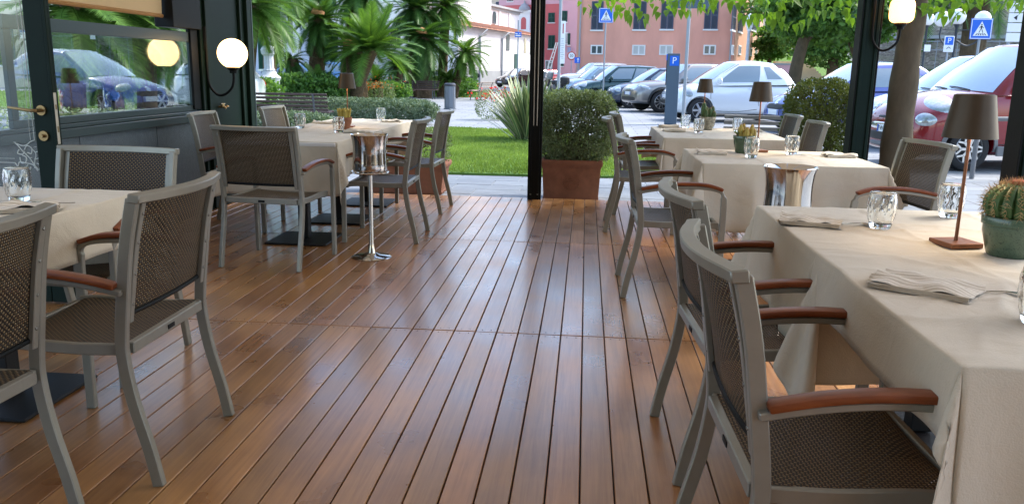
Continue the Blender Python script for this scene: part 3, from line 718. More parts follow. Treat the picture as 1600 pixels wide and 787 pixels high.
def fork_mesh():
    b = MB(); pr = [(-.10, .004), (-.05, .003), (0, .003), (.045, .0075), (.062, .0035)]
    hp = [(-.10, .0045, .003), (-.07, .004, .002), (-.02, .0022, .003), (.02, .0028, .008), (.045, .0105, .007), (.062, .0115, .004)]
    vs = []
    for x, w, z in hp: vs += [(x, -w, z), (x, w, z), (x, w, z + .0022), (x, -w, z + .0022)]
    n = len(hp) - 1
    b.add(vs, [(i * 4 + k, i * 4 + (k + 1) % 4, (i + 1) * 4 + (k + 1) % 4, (i + 1) * 4 + k) for i in range(n) for k in range(4)] + [(3, 2, 1, 0), (n * 4, n * 4 + 1, n * 4 + 2, n * 4 + 3)])
    for k in range(4):
        yy = -.0088 + k * .00585; b.tube([(.060, yy, .0055), (.080, yy * 1.02, .0045), (.103, yy, .0105)], [.0014, .0013, .0008], 5)
    return b.mesh('fork', M['steel'], smooth=True)
fk = fork_mesh()
def fork(x, y, rz, lab): props(shared('fork', fk, None, (x, y, ZT), (0, 0, rz)), lab, 'fork', 'steel forks beside the napkins')
D = [(.85, 2.07, -.6, .24, .17, 'striped napkin on the closer half of the near right table', 'fork pointing right from the napkin on the closer half of the near right table', .16, -.02),
     (.80, 2.97, -.25, .21, .14, 'striped napkin on the near left corner of the near right table, farther half', 'fork between napkin and tumbler on the farther half of the near right table', .15, -.0),
     (.83, 5.52, -.1, .2, .13, 'folded napkin at the left of the middle right table', 'fork left of the tumbler on the middle right table', .15, 0),
     (1.64, 5.55, .1, .2, .13, 'folded napkin at the right end of the middle right table', 'fork right of the lamp on the middle right table', -.17, 0.02),
     (.80, 7.62, -.1, .2, .13, 'folded napkin at the left of the far right table, nearer', 'fork on the far right table by the nearer napkin', .15, 0),
     (.80, 8.18, -.05, .2, .12, 'folded napkin at the left back corner of the far right table', None, 0, 0),
     (1.52, 7.9, .1, .2, .13, 'folded napkin at the right of the far right table', None, 0, 0),
     (-1.83, 6.62, -.1, .2, .13, 'folded napkin above the wine bucket on the long left table', 'fork by the napkin on the long left table', .14, 0.01),
     (-2.42, 7.6, .1, .2, .13, 'folded napkin left of the terracotta pot on the long left table', None, 0, 0),
     (-1.86, 8.0, 0, .2, .13, 'folded napkin at the far right corner of the long left table', None, 0, 0),
     (-1.96, 2.74, .55, .22, .14, 'white striped napkin on the near left table', 'fork on the near left table beside the napkin', -.02, .14)]
for i, (x, y, rz, w, l, a, c, fx, fy) in enumerate(D):
    napkin(x, y, rz, a, w, l, i)
    if c: fork(x + fx, y + fy, rz * .6 if fx > 0 else rz + PI * .9, c)
# ================================================================ outdoors
import numpy as np
_CM = _cam_matrix()
def at(px, py, Y):          # the point at distance Y along the street axis that lies on this sight line
    d = _CM @ Vector(((px - 800) / 1295.78, -(py - 393) / 1295.78, -1))
    return Vector((0, 0, 1.27)) + d * (Y / d.y)
G = -.1
def gp(px, Y): p = at(px, 120, Y); return (p.x, Y, G)

def np_mesh(name, V, F, mats, k, smooth=False):      # V (n,3), F (m,k)
    me = bpy.data.meshes.new(name); V = np.asarray(V, np.float32); F = np.asarray(F, np.int32)
    me.vertices.add(len(V)); me.vertices.foreach_set('co', V.ravel())
    me.loops.add(F.size); me.loops.foreach_set('vertex_index', F.ravel())
    me.polygons.add(len(F)); me.polygons.foreach_set('loop_start', np.arange(0, F.size, k, dtype=np.int32))
    me.materials.append(mats); me.update(calc_edges=True)
    if smooth: me.polygons.foreach_set('use_smooth', [True] * len(F))
    return me
def leaf_cloud(name, C, size, m, parent=None, rs=None, aspect=.5, up=.3, fold=.25, down=0.):
    """many small folded leaf faces at the points C"""
    rs = rs or np.random.RandomState(1); C = np.asarray(C); n = len(C)
    d = rs.normal(size=(n, 3)); d[:, 2] = d[:, 2] * .7 + up - down; d /= np.linalg.norm(d, axis=1)[:, None]
    w = np.cross(d, rs.normal(size=(n, 3))); w /= np.linalg.norm(w, axis=1)[:, None] + 1e-9
    nn = np.cross(d, w); s = (size * rs.uniform(.6, 1.25, n))[:, None]
    a = C; tip = C + d * s; mid = C + d * s * .5
    l = mid + w * s * aspect * .5 + nn * s * fold * .3; r = mid - w * s * aspect * .5 + nn * s * fold * .3
    V = np.stack([a, r, tip, l], 1).reshape(-1, 3)
    i = np.arange(n) * 4; F = np.concatenate([np.stack([i, i + 1, i + 2], 1), np.stack([i, i + 2, i + 3], 1)])
    o = bpy.data.objects.new(name, np_mesh(name, V, F, m, 3)); lk(o, parent)
    return o

# ---------------------------------------------------------------- ground and lawns
def ground_mat():
    m = mat('stone_paving', (.25, .27, .29), .7, var=.12, vscale=.6); t = m.node_tree; N = t.nodes; L = t.links; b = N['Principled BSDF']
    tc = N.new('ShaderNodeTexCoord'); br = N.new('ShaderNodeTexBrick'); br.inputs['Scale'].default_value = 1; br.inputs['Brick Width'].default_value = .8; br.inputs['Row Height'].default_value = .4
    br.inputs['Mortar Size'].default_value = .012; br.inputs['Color1'].default_value = (.235, .255, .275, 1); br.inputs['Color2'].default_value = (.30, .315, .33, 1); br.inputs['Mortar'].default_value = (.12, .12, .12, 1)
    L.new(tc.outputs['Object'], br.inputs[0]); n = N.new('ShaderNodeTexNoise'); n.inputs['Scale'].default_value = .5; n.inputs['Detail'].default_value = 5; L.new(tc.outputs['Object'], n.inputs[0])
    mx = N.new('ShaderNodeMix'); mx.data_type = 'RGBA'; mx.blend_type = 'MULTIPLY'; mx.inputs[0].default_value = .5
    r = N.new('ShaderNodeMapRange'); r.inputs[1].default_value = .3; r.inputs[2].default_value = .7; r.inputs[3].default_value = .6; r.inputs[4].default_value = 1.2; L.new(n.outputs[0], r.inputs[0])
    L.new(br.outputs[0], mx.inputs[6]); L.new(r.outputs[0], mx.inputs[7]); L.new(mx.outputs[2], b.inputs['Base Color'])
    return m
M['ground'] = ground_mat()
b = MB(); b.grid(lambda u, v: Vector((-300 + 600 * u, -120 + 620 * v, G - .005)), 4, 4); gr = b.build('ground', M['ground']); props(gr, kind='structure')
pv = bpy.data.objects.new('pavement', None); lk(pv); props(pv, kind='structure')
random.seed(8)
b = MB(); b.box((0, 0, -.01), (.788, .388, .02)); slab = b.mesh('paving_slab', M['paving'], bev=.003)
cnt = 0
for j in range(26):
    y = 8.62 + j * .4
    for i in range(-7, 11):
        x = i * .8 + (.4 if j % 2 else 0) + .1 * math.sin(j * 5)
        if y > 10.9 and x < 1.75: continue
        if x > 2 + (y - 8.4) * .55 or (y < 10.9 and x < -4): continue
        if cnt < 300: shared('paving_slab', slab, pv, (x, y, G + random.uniform(-.002, .002)), (0, 0, random.uniform(-.003, .003))); cnt += 1
M['soil'] = mat('dark_soil', (.05, .035, .022), .95, var=.3, vscale=20, bump=.6, bscale=30)
M['turf'] = mat('turf', (.09, .19, .025), .9, var=.25, vscale=3, bump=.6, bscale=80)
def inpoly(x, y, P):
    c = np.zeros(len(x), bool); n = len(P)
    for i in range(n):
        x1, y1 = P[i]; x2, y2 = P[(i + 1) % n]
        c ^= ((y1 > y) != (y2 > y)) & (x < (x2 - x1) * (y - y1) / (y2 - y1 + 1e-12) + x1)
    return c
def lawn(name, P, nb, bl, seed):
    P = [(q[0], q[1]) for q in spline([(a, c, 0) for a, c in P + P[:1]], 5)][:-1]
    b = MB(); b.prism(P, G - .004, G + .025); o = b.build(name, M['turf']); props(o, kind='structure')
    rs = np.random.RandomState(seed); A = np.array(P); n = nb * 2
    x = rs.uniform(A[:, 0].min(), A[:, 0].max(), n); y = rs.uniform(A[:, 1].min(), A[:, 1].max(), n); k = inpoly(x, y, P); x, y = x[k][:nb], y[k][:nb]; n = len(x)
    h = bl * rs.uniform(.5, 1.2, n); a = rs.uniform(0, 2 * PI, n); w = .004 + .00035 * y
    z = np.full(n, G + .02); lean = rs.uniform(.1, .6, n) * h; la = rs.uniform(0, 2 * PI, n)
    V = np.stack([np.stack([x - w * np.cos(a), y - w * np.sin(a), z], 1), np.stack([x + w * np.cos(a), y + w * np.sin(a), z], 1), np.stack([x + lean * np.cos(la), y + lean * np.sin(la), z + h], 1)], 1).reshape(-1, 3)
    o = bpy.data.objects.new('grass', np_mesh('grass', V, np.arange(3 * n).reshape(-1, 3), M['grass'], 3)); lk(o)
    props(o, 'short green grass blades growing on the ' + {'lawn': 'lawn in front of the deck', 'palm_lawn': 'lawn under the palms', 'far_lawn': 'lawn behind the far benches'}[name], 'grass', kind='stuff')
lawn('lawn', [(-3.6, 10.95), (-1.2, 10.95), (.6, 11.1), (1.25, 11.9), (1.35, 13.5), (1.0, 15.5), (.3, 17.3), (-.7, 18.8), (-2.2, 19.4), (-3.6, 19.2), (-4.2, 15)], 70000, .05, 1)
lawn('palm_lawn', [(-28, 24), (-10, 23.5), (-8.2, 26), (-7.2, 31), (-7.6, 35.5), (-12, 37), (-28, 37)], 26000, .09, 2)
lawn('far_lawn', [(-30, 42), (-9, 42), (-5.6, 42.5), (-5.2, 46), (-6.5, 52), (-12, 58), (-30, 58)], 12000, .12, 3)

# ---------------------------------------------------------------- planters, bushes, hedge, strap-leaved plant
def planter(x, y, w, d, h, label, rz=0, emblem=False):
    t = thing('terracotta_planter', label, 'planter', (x, y, G), rz, group='terracotta planters at the edge of the deck')
    def ring(s, z): return [(-w / 2 * s, -d / 2 * s, z), (w / 2 * s, -d / 2 * s, z), (w / 2 * s, d / 2 * s, z), (-w / 2 * s, d / 2 * s, z)]
    pr = [(.9, 0), (.915, .03), (.90, .045), (.95, h - .1), (.965, h - .075), (1.0, h - .06), (1.015, h - .03), (1.0, h), (.90, h), (.88, h - .03), (.86, h - .06)]
    vs = sum([ring(s, z) for s, z in pr], []); n = len(pr)
    fs = [(i * 4 + k, i * 4 + (k + 1) % 4, (i + 1) * 4 + (k + 1) % 4, (i + 1) * 4 + k) for i in range(n - 1) for k in range(4)] + [(3, 2, 1, 0)]
    b = MB(); b.add(vs, fs); b.build('pot', M['terra'], t, bev=.006, seg=2, smooth=True)
    b = MB(); b.box((0, 0, h - .07), (w * .87, d * .86, .02)); b.build('soil', M['soil'], t)
    if emblem:
        b = MB(); cy, cz = -d / 2 * .925, h * .46; R = .085
        for r, k, q in ((R, 26, .009), (R * .72, 20, .010), (R * .45, 12, .011), (R * .2, 6, .011), (0, 1, .014)):
            for i in range(k):
                a = 2 * PI * i / k; b.lathe([(0, -q * .8), (q * .8, 0), (0, q * .8)], 6, (r * math.cos(a), cy, cz + r * math.sin(a)))
        b.build('rosette', M['terra'], t, smooth=True)
    return t
PL = planter(-.13, 9.12, .66, .42, .44, 'terracotta planter with round rosette holding the clipped bush beside the black post', emblem=True)
planter(-2.02, 9.25, 1.0, .42, .36, 'terracotta planter behind the chairs at the end of the long left table')
planter(at(1281, 180, 9.65).x, 9.65, .74, .42, .4, 'terracotta planter under the dark leafy bush on the right')
M['bushleaf'] = leafmat('grey_green_bush_leaves', (.065, .095, .045), (.30, .37, .2), .25, .45, 2.5)
M['darkleaf'] = leafmat('dark_bush_leaves', (.045, .065, .015), (.20, .23, .06), .3, .4, 2.5)
M['silver'] = leafmat('silver_hedge_leaves', (.07, .11, .06), (.22, .29, .19), .2, .7, 3)
M['bark'] = mat('brown_bark', (.10, .07, .045), .9, var=.3, vscale=12, bump=.8, bscale=25, stretch=(3, 3, .6))
def bush(name, label, cat, c, half, n, size, m, stems=14, seed=0, bottom=.5, box=.75, group=None, core=.25, wisps=0):
    rs = np.random.RandomState(seed); t = thing(name, label, cat, c, group=group)
    hx, hy, hz = half
    U = rs.uniform(-1, 1, (n * 5, 3)); k = (np.abs(U) ** (2 / (1 - box + .35)) ).sum(1)
    nz = np.array([mnoise.noise(Vector((u[0] * 2.2 + seed, u[1] * 2.2, u[2] * 2.2))) for u in U]); 
    nf = np.array([mnoise.noise(Vector((u[0] * 6 + seed, u[1] * 6, u[2] * 6))) for u in U])
    rr = k; dens = np.clip((rr - core) / .6, .12, 1) * np.clip(bottom + (1 - bottom) * (U[:, 2] + 1), 0, 1)
    keep = (rr < 1 + .35 * nz) & (rs.uniform(size=len(U)) < dens) & (nf > -.22); U = U[keep][:n]
    Cc = U * np.array([hx, hy, hz]) + np.array([0, 0, hz])
    leaf_cloud('foliage', Cc, size, m, t, rs, aspect=.5)
    b = MB(); rnd = random.Random(seed)
    for i in range(stems):
        x, y = rnd.uniform(-.35, .35) * hx, rnd.uniform(-.3, .3) * hy; tx, ty = rnd.uniform(-.9, .9) * hx, rnd.uniform(-.8, .8) * hy
        b.tube(spline([(x, y, -.02), (x + .2 * (tx - x), y + .2 * (ty - y), hz * .7), (tx, ty, hz * rnd.uniform(1.3, 1.9))], 4), [.009 - .0008 * q for q in range(9)], 5)
    if stems: b.build('stems', M['bark'], t)
    return t
bush('clipped_bush', 'clipped grey-green bush growing in the terracotta planter beside the black post', 'bush', (-.09, 9.2, .29 - .02), (.44, .36, .40), 32000, .030, M['bushleaf'], 26, 3, bottom=.5, box=.8, core=.0)
bush('leafy_bush', 'dark leafy bush behind the two grey mesh chairs on the right', 'bush', (at(1284, 180, 9.6).x, 9.6, .2), (.42, .42, .52), 20000, .036, M['darkleaf'], 26, 5, bottom=.65, box=.6)
bush('low_bush', 'low bush in the planter behind the chairs of the long left table', 'bush', (-2.0, 9.3, .2), (.5, .25, .22), 3500, .032, M['bushleaf'], 10, 6, bottom=.8)
bush('silver_hedge', 'silvery low hedge behind the long left table', 'hedge', (-5.75, 20.9, G), (2.05, .5, .31), 30000, .06, M['silver'], 0, 7, bottom=1, box=.9, core=-.2)
bush('silver_shrub', 'silvery shrub in front of the slatted park bench at the left', 'hedge', (-5.1, 13.2, G), (1.15, .4, .33), 20000, .05, M['silver'], 0, 8, bottom=1, box=.85, core=-.2)
bush('box_hedge', 'green hedge seen through the sliding window on the left', 'hedge', (-6.2, 9.5, G), (1.6, .5, .42), 9000, .04, M['bushleaf'], 0, 9, bottom=.9, box=.9)
def flowers(label, c, half, n, fl, seed, fm):
    t = bush('flower_bed', label, 'plant', c, half, n, .05, M['bushleaf'], 0, seed, bottom=.9)
    rs = np.random.RandomState(seed); U = rs.normal(size=(fl, 3)) * .5; U[:, 2] = np.abs(U[:, 2]) + .5
    leaf_cloud('petals', U * np.array(half) + np.array([0, 0, half[2] * .8]), .07, fm, t, rs, aspect=.9)
M['redpet'] = leafmat('red_petals', (.55, .02, .015), (.75, .06, .03), .2, .5); M['orpet'] = leafmat('orange_petals', (.6, .12, .03), (.8, .25, .06), .2, .5)
flowers('red flowers beside the strap leaved plant on the paving', (-2.55, 23.5, G), (.55, .5, .42), 2500, 140, 11, M['redpet'])
flowers('orange flowers at the foot of the palms', gp(582, 33), (.9, .6, .42), 3500, 150, 12, M['orpet'])
# New-Zealand-flax-like plant
def strap_mat():
    m = bpy.data.materials.new('striped_strap_leaf'); m.use_nodes = True; t = m.node_tree; N = t.nodes; L = t.links; b = N['Principled BSDF']
    uv = N.new('ShaderNodeUVMap'); uv.uv_map = 'UVMap'; s = N.new('ShaderNodeSeparateXYZ'); L.new(uv.outputs[0], s.inputs[0])
    r = N.new('ShaderNodeValToRGB'); r.color_ramp.interpolation = 'LINEAR'; e = r.color_ramp.elements; e[0].color = (.5, .5, .24, 1); e[1].color = (.5, .5, .24, 1)
    for p, c in ((.16, (.5, .5, .24, 1)), (.26, (.13, .2, .08, 1)), (.74, (.14, .21, .08, 1)), (.84, (.5, .5, .24, 1))): q = e.new(p); q.color = c
    L.new(s.outputs[0], r.inputs[0]); oi = N.new('ShaderNodeObjectInfo'); h = N.new('ShaderNodeHueSaturation'); q = N.new('ShaderNodeMapRange'); q.inputs[3].default_value = .55; q.inputs[4].default_value = 1.25
    L.new(oi.outputs['Random'], q.inputs[0]); L.new(q.outputs[0], h.inputs['Value']); L.new(r.outputs[0], h.inputs['Color']); L.new(h.outputs[0], b.inputs['Base Color']); b.inputs['Roughness'].default_value = .45
    return m
M['strap'] = strap_mat()
st = thing('strap_leaved_plant', 'large strap leaved plant with yellow striped leaves on the lawn behind the black post', 'plant', (-1.12, 16.6, G))
random.seed(21); SM = []
for k in range(7):
    L_ = random.uniform(1.0, 1.35); bend = random.uniform(.05, .75); b = MB()
    def fn(u, v, L_=L_, bend=bend):
        s = u * L_; a = bend * u ** 2 * 1.5; w = .034 * min(1, (1 - u) * 3) ** .7 * (.75 + .25 * math.sin(PI * u)); tw = .5 * u
        return Vector((L_ * (u ** 2) * .30 * bend + (v - .5) * 2 * w * math.sin(tw) * .2, (v - .5) * 2 * w, s * (1 - .18 * bend * u ** 2) + abs(v - .5) * w * .8))
    b.grid(fn, 9, 2, lambda u, v: (v, u)); SM.append(b.mesh('leaf', M['strap'], smooth=True, fixn=False))
for i in range(260):
    a = random.uniform(0, 2 * PI); r = random.uniform(0, .25); tl = random.uniform(.02, 1.0) * (r / .25 * .6 + .4)
    o = shared('leaf', random.choice(SM), st, (r * math.cos(a), r * math.sin(a), 0), (0, 0, 0), random.uniform(.8, 1.2))
    o.rotation_euler = (Matrix.Rotation(a + random.uniform(-.4, .4), 3, 'Z') @ Matrix.Rotation(tl, 3, 'Y')).to_euler()

# ---------------------------------------------------------------- palms
M['farleaf'] = leafmat('far_tree_leaves', (.05, .13, .035), (.2, .36, .10), .45, .5, .35)
M['frondA'] = leafmat('deep_green_frond', (.02, .07, .018), (.10, .2, .045), .25, .38, 2)
M['frondB'] = leafmat('bright_green_frond', (.035, .10, .02), (.15, .27, .055), .35, .4, 2)
M['palmbark'] = mat('shaggy_palm_trunk', (.10, .065, .035), .95, var=.45, vscale=14, bump=1., bscale=22)
M['cone'] = mat('orange_brown_cone', (.42, .2, .08), .9, var=.3, vscale=20, bump=.5)
def frond_mesh(L_, droop, m, seed, nl=46, wide=.21):
    rnd = random.Random(seed); b = MB(); pts = []
    for i in range(13):
        u = i / 12; pts.append(Vector((L_ * (u - .12 * droop * u ** 3), 0, -L_ * droop * .42 * u ** 2.2)))
    b.tube(pts, [.012 * L_ * (1 - .8 * i / 12) + .002 for i in range(13)], 4)
    for i in range(nl):
        u = .1 + .9 * i / (nl - 1); k = u * 12; j = min(11, int(k)); p = pts[j].lerp(pts[j + 1], k - j); tdir = (pts[j + 1] - pts[j]).normalized()
        ln = L_ * wide * (math.sin(PI * min(1, u * .93 + .07)) ** .55 + .12)
        for s in (-1, 1):
            side = Vector((0, s, 0)); upv = tdir.cross(side) * s; upv = Vector((-tdir.z, 0, tdir.x))
            d = (side * .80 + tdir * (.45 + .5 * u) + upv * (.28 + rnd.uniform(-.08, .08))).normalized(); q = p + d * ln * rnd.uniform(.9, 1.05) - Vector((0, 0, ln * .12))
            w = tdir * L_ * .0125
            b.add([p - w, p + w, p.lerp(q, .6) + w * .9 + upv * .004, q], [(0, 1, 2, 3)])
    return b.mesh('frond', m, fixn=False)
FR = {}
for kk, m in (('A', M['frondA']), ('B', M['frondB'])):
    FR[kk] = [frond_mesh(1, .25, m, 1), frond_mesh(1, .7, m, 2), frond_mesh(1, 1.25, m, 3), frond_mesh(1, .9, m, 4)]
def trunk_mesh(path, r, seed):
    b = MB(); P = spline(path, 5); n = 12; rnd = random.Random(seed); vs = []
    N_ = len(P)
    b.tube(P, [r * (1.12 - .12 * i / N_) for i in range(N_)], n)
    for i in range(N_ * 26):        # leaf-base scales
        j = rnd.randrange(N_ - 1); p = P[j].lerp(P[j + 1], rnd.random()); a = rnd.uniform(0, 2 * PI); d = Vector((math.cos(a), math.sin(a), 0))
        o = p + d * r * .93; w = Vector((-d.y, d.x, 0)) * r * .17
        b.add([o - w, o + w, o + d * r * .26 + Vector((0, 0, r * .34))], [(0, 1, 2)])
    return b
def palm(px, py, Y, fl, base_px, label, kind='A', n=34, tr=.2, lo=-.5, hi=1.35, seed=0, cone=False, name='sago_palm', lean=None):
    n = int(n * 1.5); hi = hi - .1
    c = at(px, py, Y); bx, _, _ = gp(base_px, Y); t = thing(name, label, 'palm', (bx, Y, G), group='palms beyond the lawn')
    rel = Vector((c.x - bx, 0, c.z - G)); rnd = random.Random(seed)
    if rel.z > .3: trunk_mesh([(0, 0, -.02), (rel.x * .35, .05, rel.z * .45), (rel.x, 0, rel.z)], tr, seed).build('trunk', M['palmbark'], t)
    for i in range(n):
        a = i * 2.39996 + rnd.uniform(-.2, .2); e = lo - .25 + (hi - lo + .15) * ((i + .5) / n)
        me = FR[kind][0 if e > 1.0 else (rnd.choice((1, 3, 1)) if e > .0 else rnd.choice((2, 3)))]
        o = shared('frond', me, t, rel, s=fl * rnd.uniform(.82, 1.1))
        o.rotation_euler = (Matrix.Rotation(a, 3, 'Z') @ Matrix.Rotation(-e, 3, 'Y') @ Matrix.Rotation(rnd.uniform(-.35, .35), 3, 'X')).to_euler()
    if cone:
        b = MB(); b.lathe([(0, 0), (.24, .03), (.26, .12), (.16, .26), (0, .32)], 14, rel, rf=lambda a, z, j: 1 + .12 * math.sin(a * 7 + j * 2)); b.v = [(x, y - .45, z + .12) for x, y, z in b.v]; b.build('cone', M['cone'], t, smooth=True)
PT = 'cycad palm '
palm(502, 30, 33, 1.65, 490, PT + 'with orange cone amid drooping dark fronds, tallest of the left clump', 'A', 38, .3, -.75, 1.2, 1, True)
palm(582, 78, 31, 1.95, 552, PT + 'with large bright green upswept fronds right of the orange cone', 'B', 34, .2, .1, 1.45, 2)
palm(455, 92, 32, .95, 462, PT + 'with short thick shaggy trunk beside the stone pedestal', 'A', 26, .26, -1.0, .9, 3)
palm(552, 78, 32.5, 1.3, 560, PT + 'with pale shaggy head between the dark and bright clumps', 'A', 30, .34, -.2, 1.3, 4, True)
palm(395, 8, 25, 2.0, 380, PT + 'with long bright fronds drooping beside the left post', 'B', 30, .22, -.6, 1.1, 5)
palm(560, -12, 36, 2.0, 535, PT + 'reaching out of the top of the photo behind the left clump', 'A', 34, .22, -.7, 1.1, 6)
palm(480, -30, 37, 2.0, 500, PT + 'with its crown cut by the top edge above the stone pedestal', 'A', 34, .22, -.8, 1.1, 16)
palm(648, 12, 41, 1.9, 645, PT + 'with feathery arching crown above the far park benches', 'A', 40, .22, -.55, 1.3, 7)
palm(697, 8, 42, 1.75, 690, PT + 'with feathery crown against the white church wall', 'B', 38, .22, -.6, 1.3, 8)
palm(662, 58, 40, 2.0, 664, PT + 'with pale cone and wide dark fronds above the far benches', 'A', 38, .33, -.75, 1.0, 9, True)
palm(727, 82, 41, 1.45, 708, PT + 'leaning right on a curved trunk beside the scooter', 'B', 32, .2, -.6, 1.2, 10)
palm(622, 105, 37, 1.1, 622, PT + 'low and dark at the left of the far benches', 'A', 24, .2, -.1, 1.3, 11)
palm(700, 125, 41, 1.1, 700, PT + 'low at the foot of the leaning trunk', 'B', 24, .2, .05, 1.2, 12)
palm(640, 95, 43, 1.6, 645, PT + 'with shaded fronds right behind the far benches', 'A', 30, .3, -.6, 1.0, 18)
palm(500, 138, 31, 1.2, 500, PT + 'low and leafy behind the slatted park bench', 'A', 30, .2, .0, 1.3, 13)
palm(590, 125, 35, 1.0, 590, PT + 'low behind the orange flowers', 'A', 20, .2, .05, 1.3, 14)
palm(110, 10, 16, 1.9, 110, PT + 'seen through the gap above the sliding glass at the left', 'B', 34, .2, -.6, 1.1, 20)
palm(225, 5, 18, 2.0, 225, PT + 'seen through the sliding window behind the globe reflection', 'A', 36, .2, -.7, 1.1, 21)
palm(160, 70, 21, 1.6, 170, PT + 'low one seen through the middle of the sliding window', 'A', 34, .3, -.5, 1.2, 22)
palm(420, -60, 30, 2.3, 420, PT + 'above the stone pedestal, crown outside the photo', 'B', 34, .22, -.9, .9, 23)
bush('garden_shrub', 'dark green fern-like shrub at the foot of the left cycads', 'shrub', gp(478, 30.5), (1.5, .7, .55), 5000, .16, M['farleaf'], 0, 41, bottom=1, core=-.2)
bush('garden_shrub', 'green shrub between the orange flowers and the far benches', 'shrub', gp(600, 36), (1.2, .6, .4), 3000, .14, M['farleaf'], 0, 42, bottom=1, core=-.2)
bush('garden_shrub', 'low green shrub behind the litter bin under the leaning palm', 'shrub', gp(700, 43), (1.6, .7, .5), 3500, .16, M['farleaf'], 0, 43, bottom=1, core=-.2)
bush('garden_shrub', 'leafy shrub at the left behind the stone pedestal', 'shrub', gp(395, 26), (.9, .6, .5), 3000, .14, M['farleaf'], 0, 44, bottom=1, core=-.2)
# pale rubble at the foot of the palms
b = MB(); rnd = random.Random(3)
for i in range(90):
    r = rnd.uniform(.06, .18); a = rnd.uniform(0, 6.3); q = rnd.random() ** .5; b.lathe([(0, 0), (r, r * .25), (r * .8, r * .7), (0, r)], 6, (q * 1.5 * math.cos(a), q * .8 * math.sin(a), .0), rf=lambda a, z, j: 1 + .2 * math.sin(a * 3 + i))
M['stone'] = mat('garden_stone', (.24, .2, .16), .9, var=.3, vscale=3, bump=.5)
rb = b.build('garden_stones', M['stone'], None, loc=gp(536, 30)); props(rb, 'pile of rough brown garden stones at the foot of the cycads', 'stones', kind='stuff')

# ---------------------------------------------------------------- tree beside the deck, leaves over the opening
M['treebark'] = mat('grey_brown_tree_bark', (.095, .068, .038), .9, var=.25, vscale=7, bump=.6, bscale=18, stretch=(1, 1, .5))
M['canopy'] = leafmat('backlit_canopy_leaves', (.04, .10, .012), (.19, .33, .045), .5, .45, 1.2)
tree = thing('shade_tree', 'thick tree trunk right of the dark green corner post with bright leaves overhanging the opening', 'tree', (3.38, 9.4, G))
tc = Vector((3.38, 9.4, G))
b = MB(); P = [(0, 0, -.05), (.0, 0, .25), (.0, 0, .8), (.01, 0, 1.6), (.03, 0, 2.4), (.0, .05, 3.4), (-.1, .2, 4.4)]
PP = spline(P, 6); b.tube(PP, [.188 - .018 * i / 6 + (.10 if i < 1 else 0) + .008 * math.sin(i * 1.3) for i in range(len(PP))], 20); b.build('trunk', M['treebark'], tree, smooth=True)
random.seed(31)
twig_pts = []
for i in range(22):
    a = random.uniform(PI * .75, PI * 1.6) if i < 13 else random.uniform(-.8, 1.6); L_ = random.uniform(1.6, 3.4)
    e = Vector((math.cos(a) * L_, math.sin(a) * .35 * L_ - .15, random.uniform(-.4, .6))); s0 = Vector((0, 0, random.uniform(2.5, 3.4)))
    b = MB(); q = spline([s0, s0 + e * .4 + Vector((0, 0, .5)), s0 + e], 5); b.tube(q, [.05 - .0042 * k for k in range(len(q))], 6); b.build('limb', M['treebark'], tree, smooth=True); twig_pts.append(s0 + e)
b = MB()
pts = [(0, 0), (.015, .2), (.07, .27), (.25, .27), (.45, .23), (.65, .15), (.84, .06), (1, 0)]
for s in (-1, 1):
    vs = [(x, s * w, .12 * w + -.10 * x * x) for x, w in pts] + [(x, 0, -.10 * x * x) for x, w in pts]; n = len(pts)
    b.add(vs, [(i, i + 1, n + i + 1, n + i) for i in range(n - 1)])
leafm = b.mesh('leaf', M['canopy'], fixn=False)
k = 0
rs = np.random.RandomState(5)
while k < 300:      # hanging leaves along the lower rim of the crown
    px = rs.uniform(905, 1620); Y = rs.uniform(8.75, 10.2)
    edge = 22 + 9 * math.sin(px / 37.) + 7 * math.sin(px / 13.) + (8 if px > 1180 else 0) - (14 if 1340 < px < 1600 else 0)
    if px < 1000: edge = 10 + (px - 905) * .12 + 8 * math.sin(px / 9)
    py = edge - rs.exponential(16)
    p = at(px, py, Y) - tc
    o = shared('leaf', leafm, tree, p, s=rs.uniform(.08, .135)); o.rotation_euler = (rs.uniform(-.7, .7), rs.uniform(.5, 1.45), rs.uniform(0, 2 * PI)); k += 1
n = 9000; U = rs.uniform(size=(n, 3)); Pw = np.stack([.2 + 7.5 * U[:, 0], 8.75 + 4.2 * U[:, 1], 2.02 + .0 * U[:, 0] + 3.2 * U[:, 2] ** 1.3 + (U[:, 1]) * .3], 1)
nf = np.array([mnoise.noise(Vector(p * .9)) for p in Pw]); Pw = Pw[nf > -.12] - np.array(tc)
props(leaf_cloud('crown', Pw, .13, M['canopy'], tree, rs, aspect=.6, down=.9), kind='stuff')
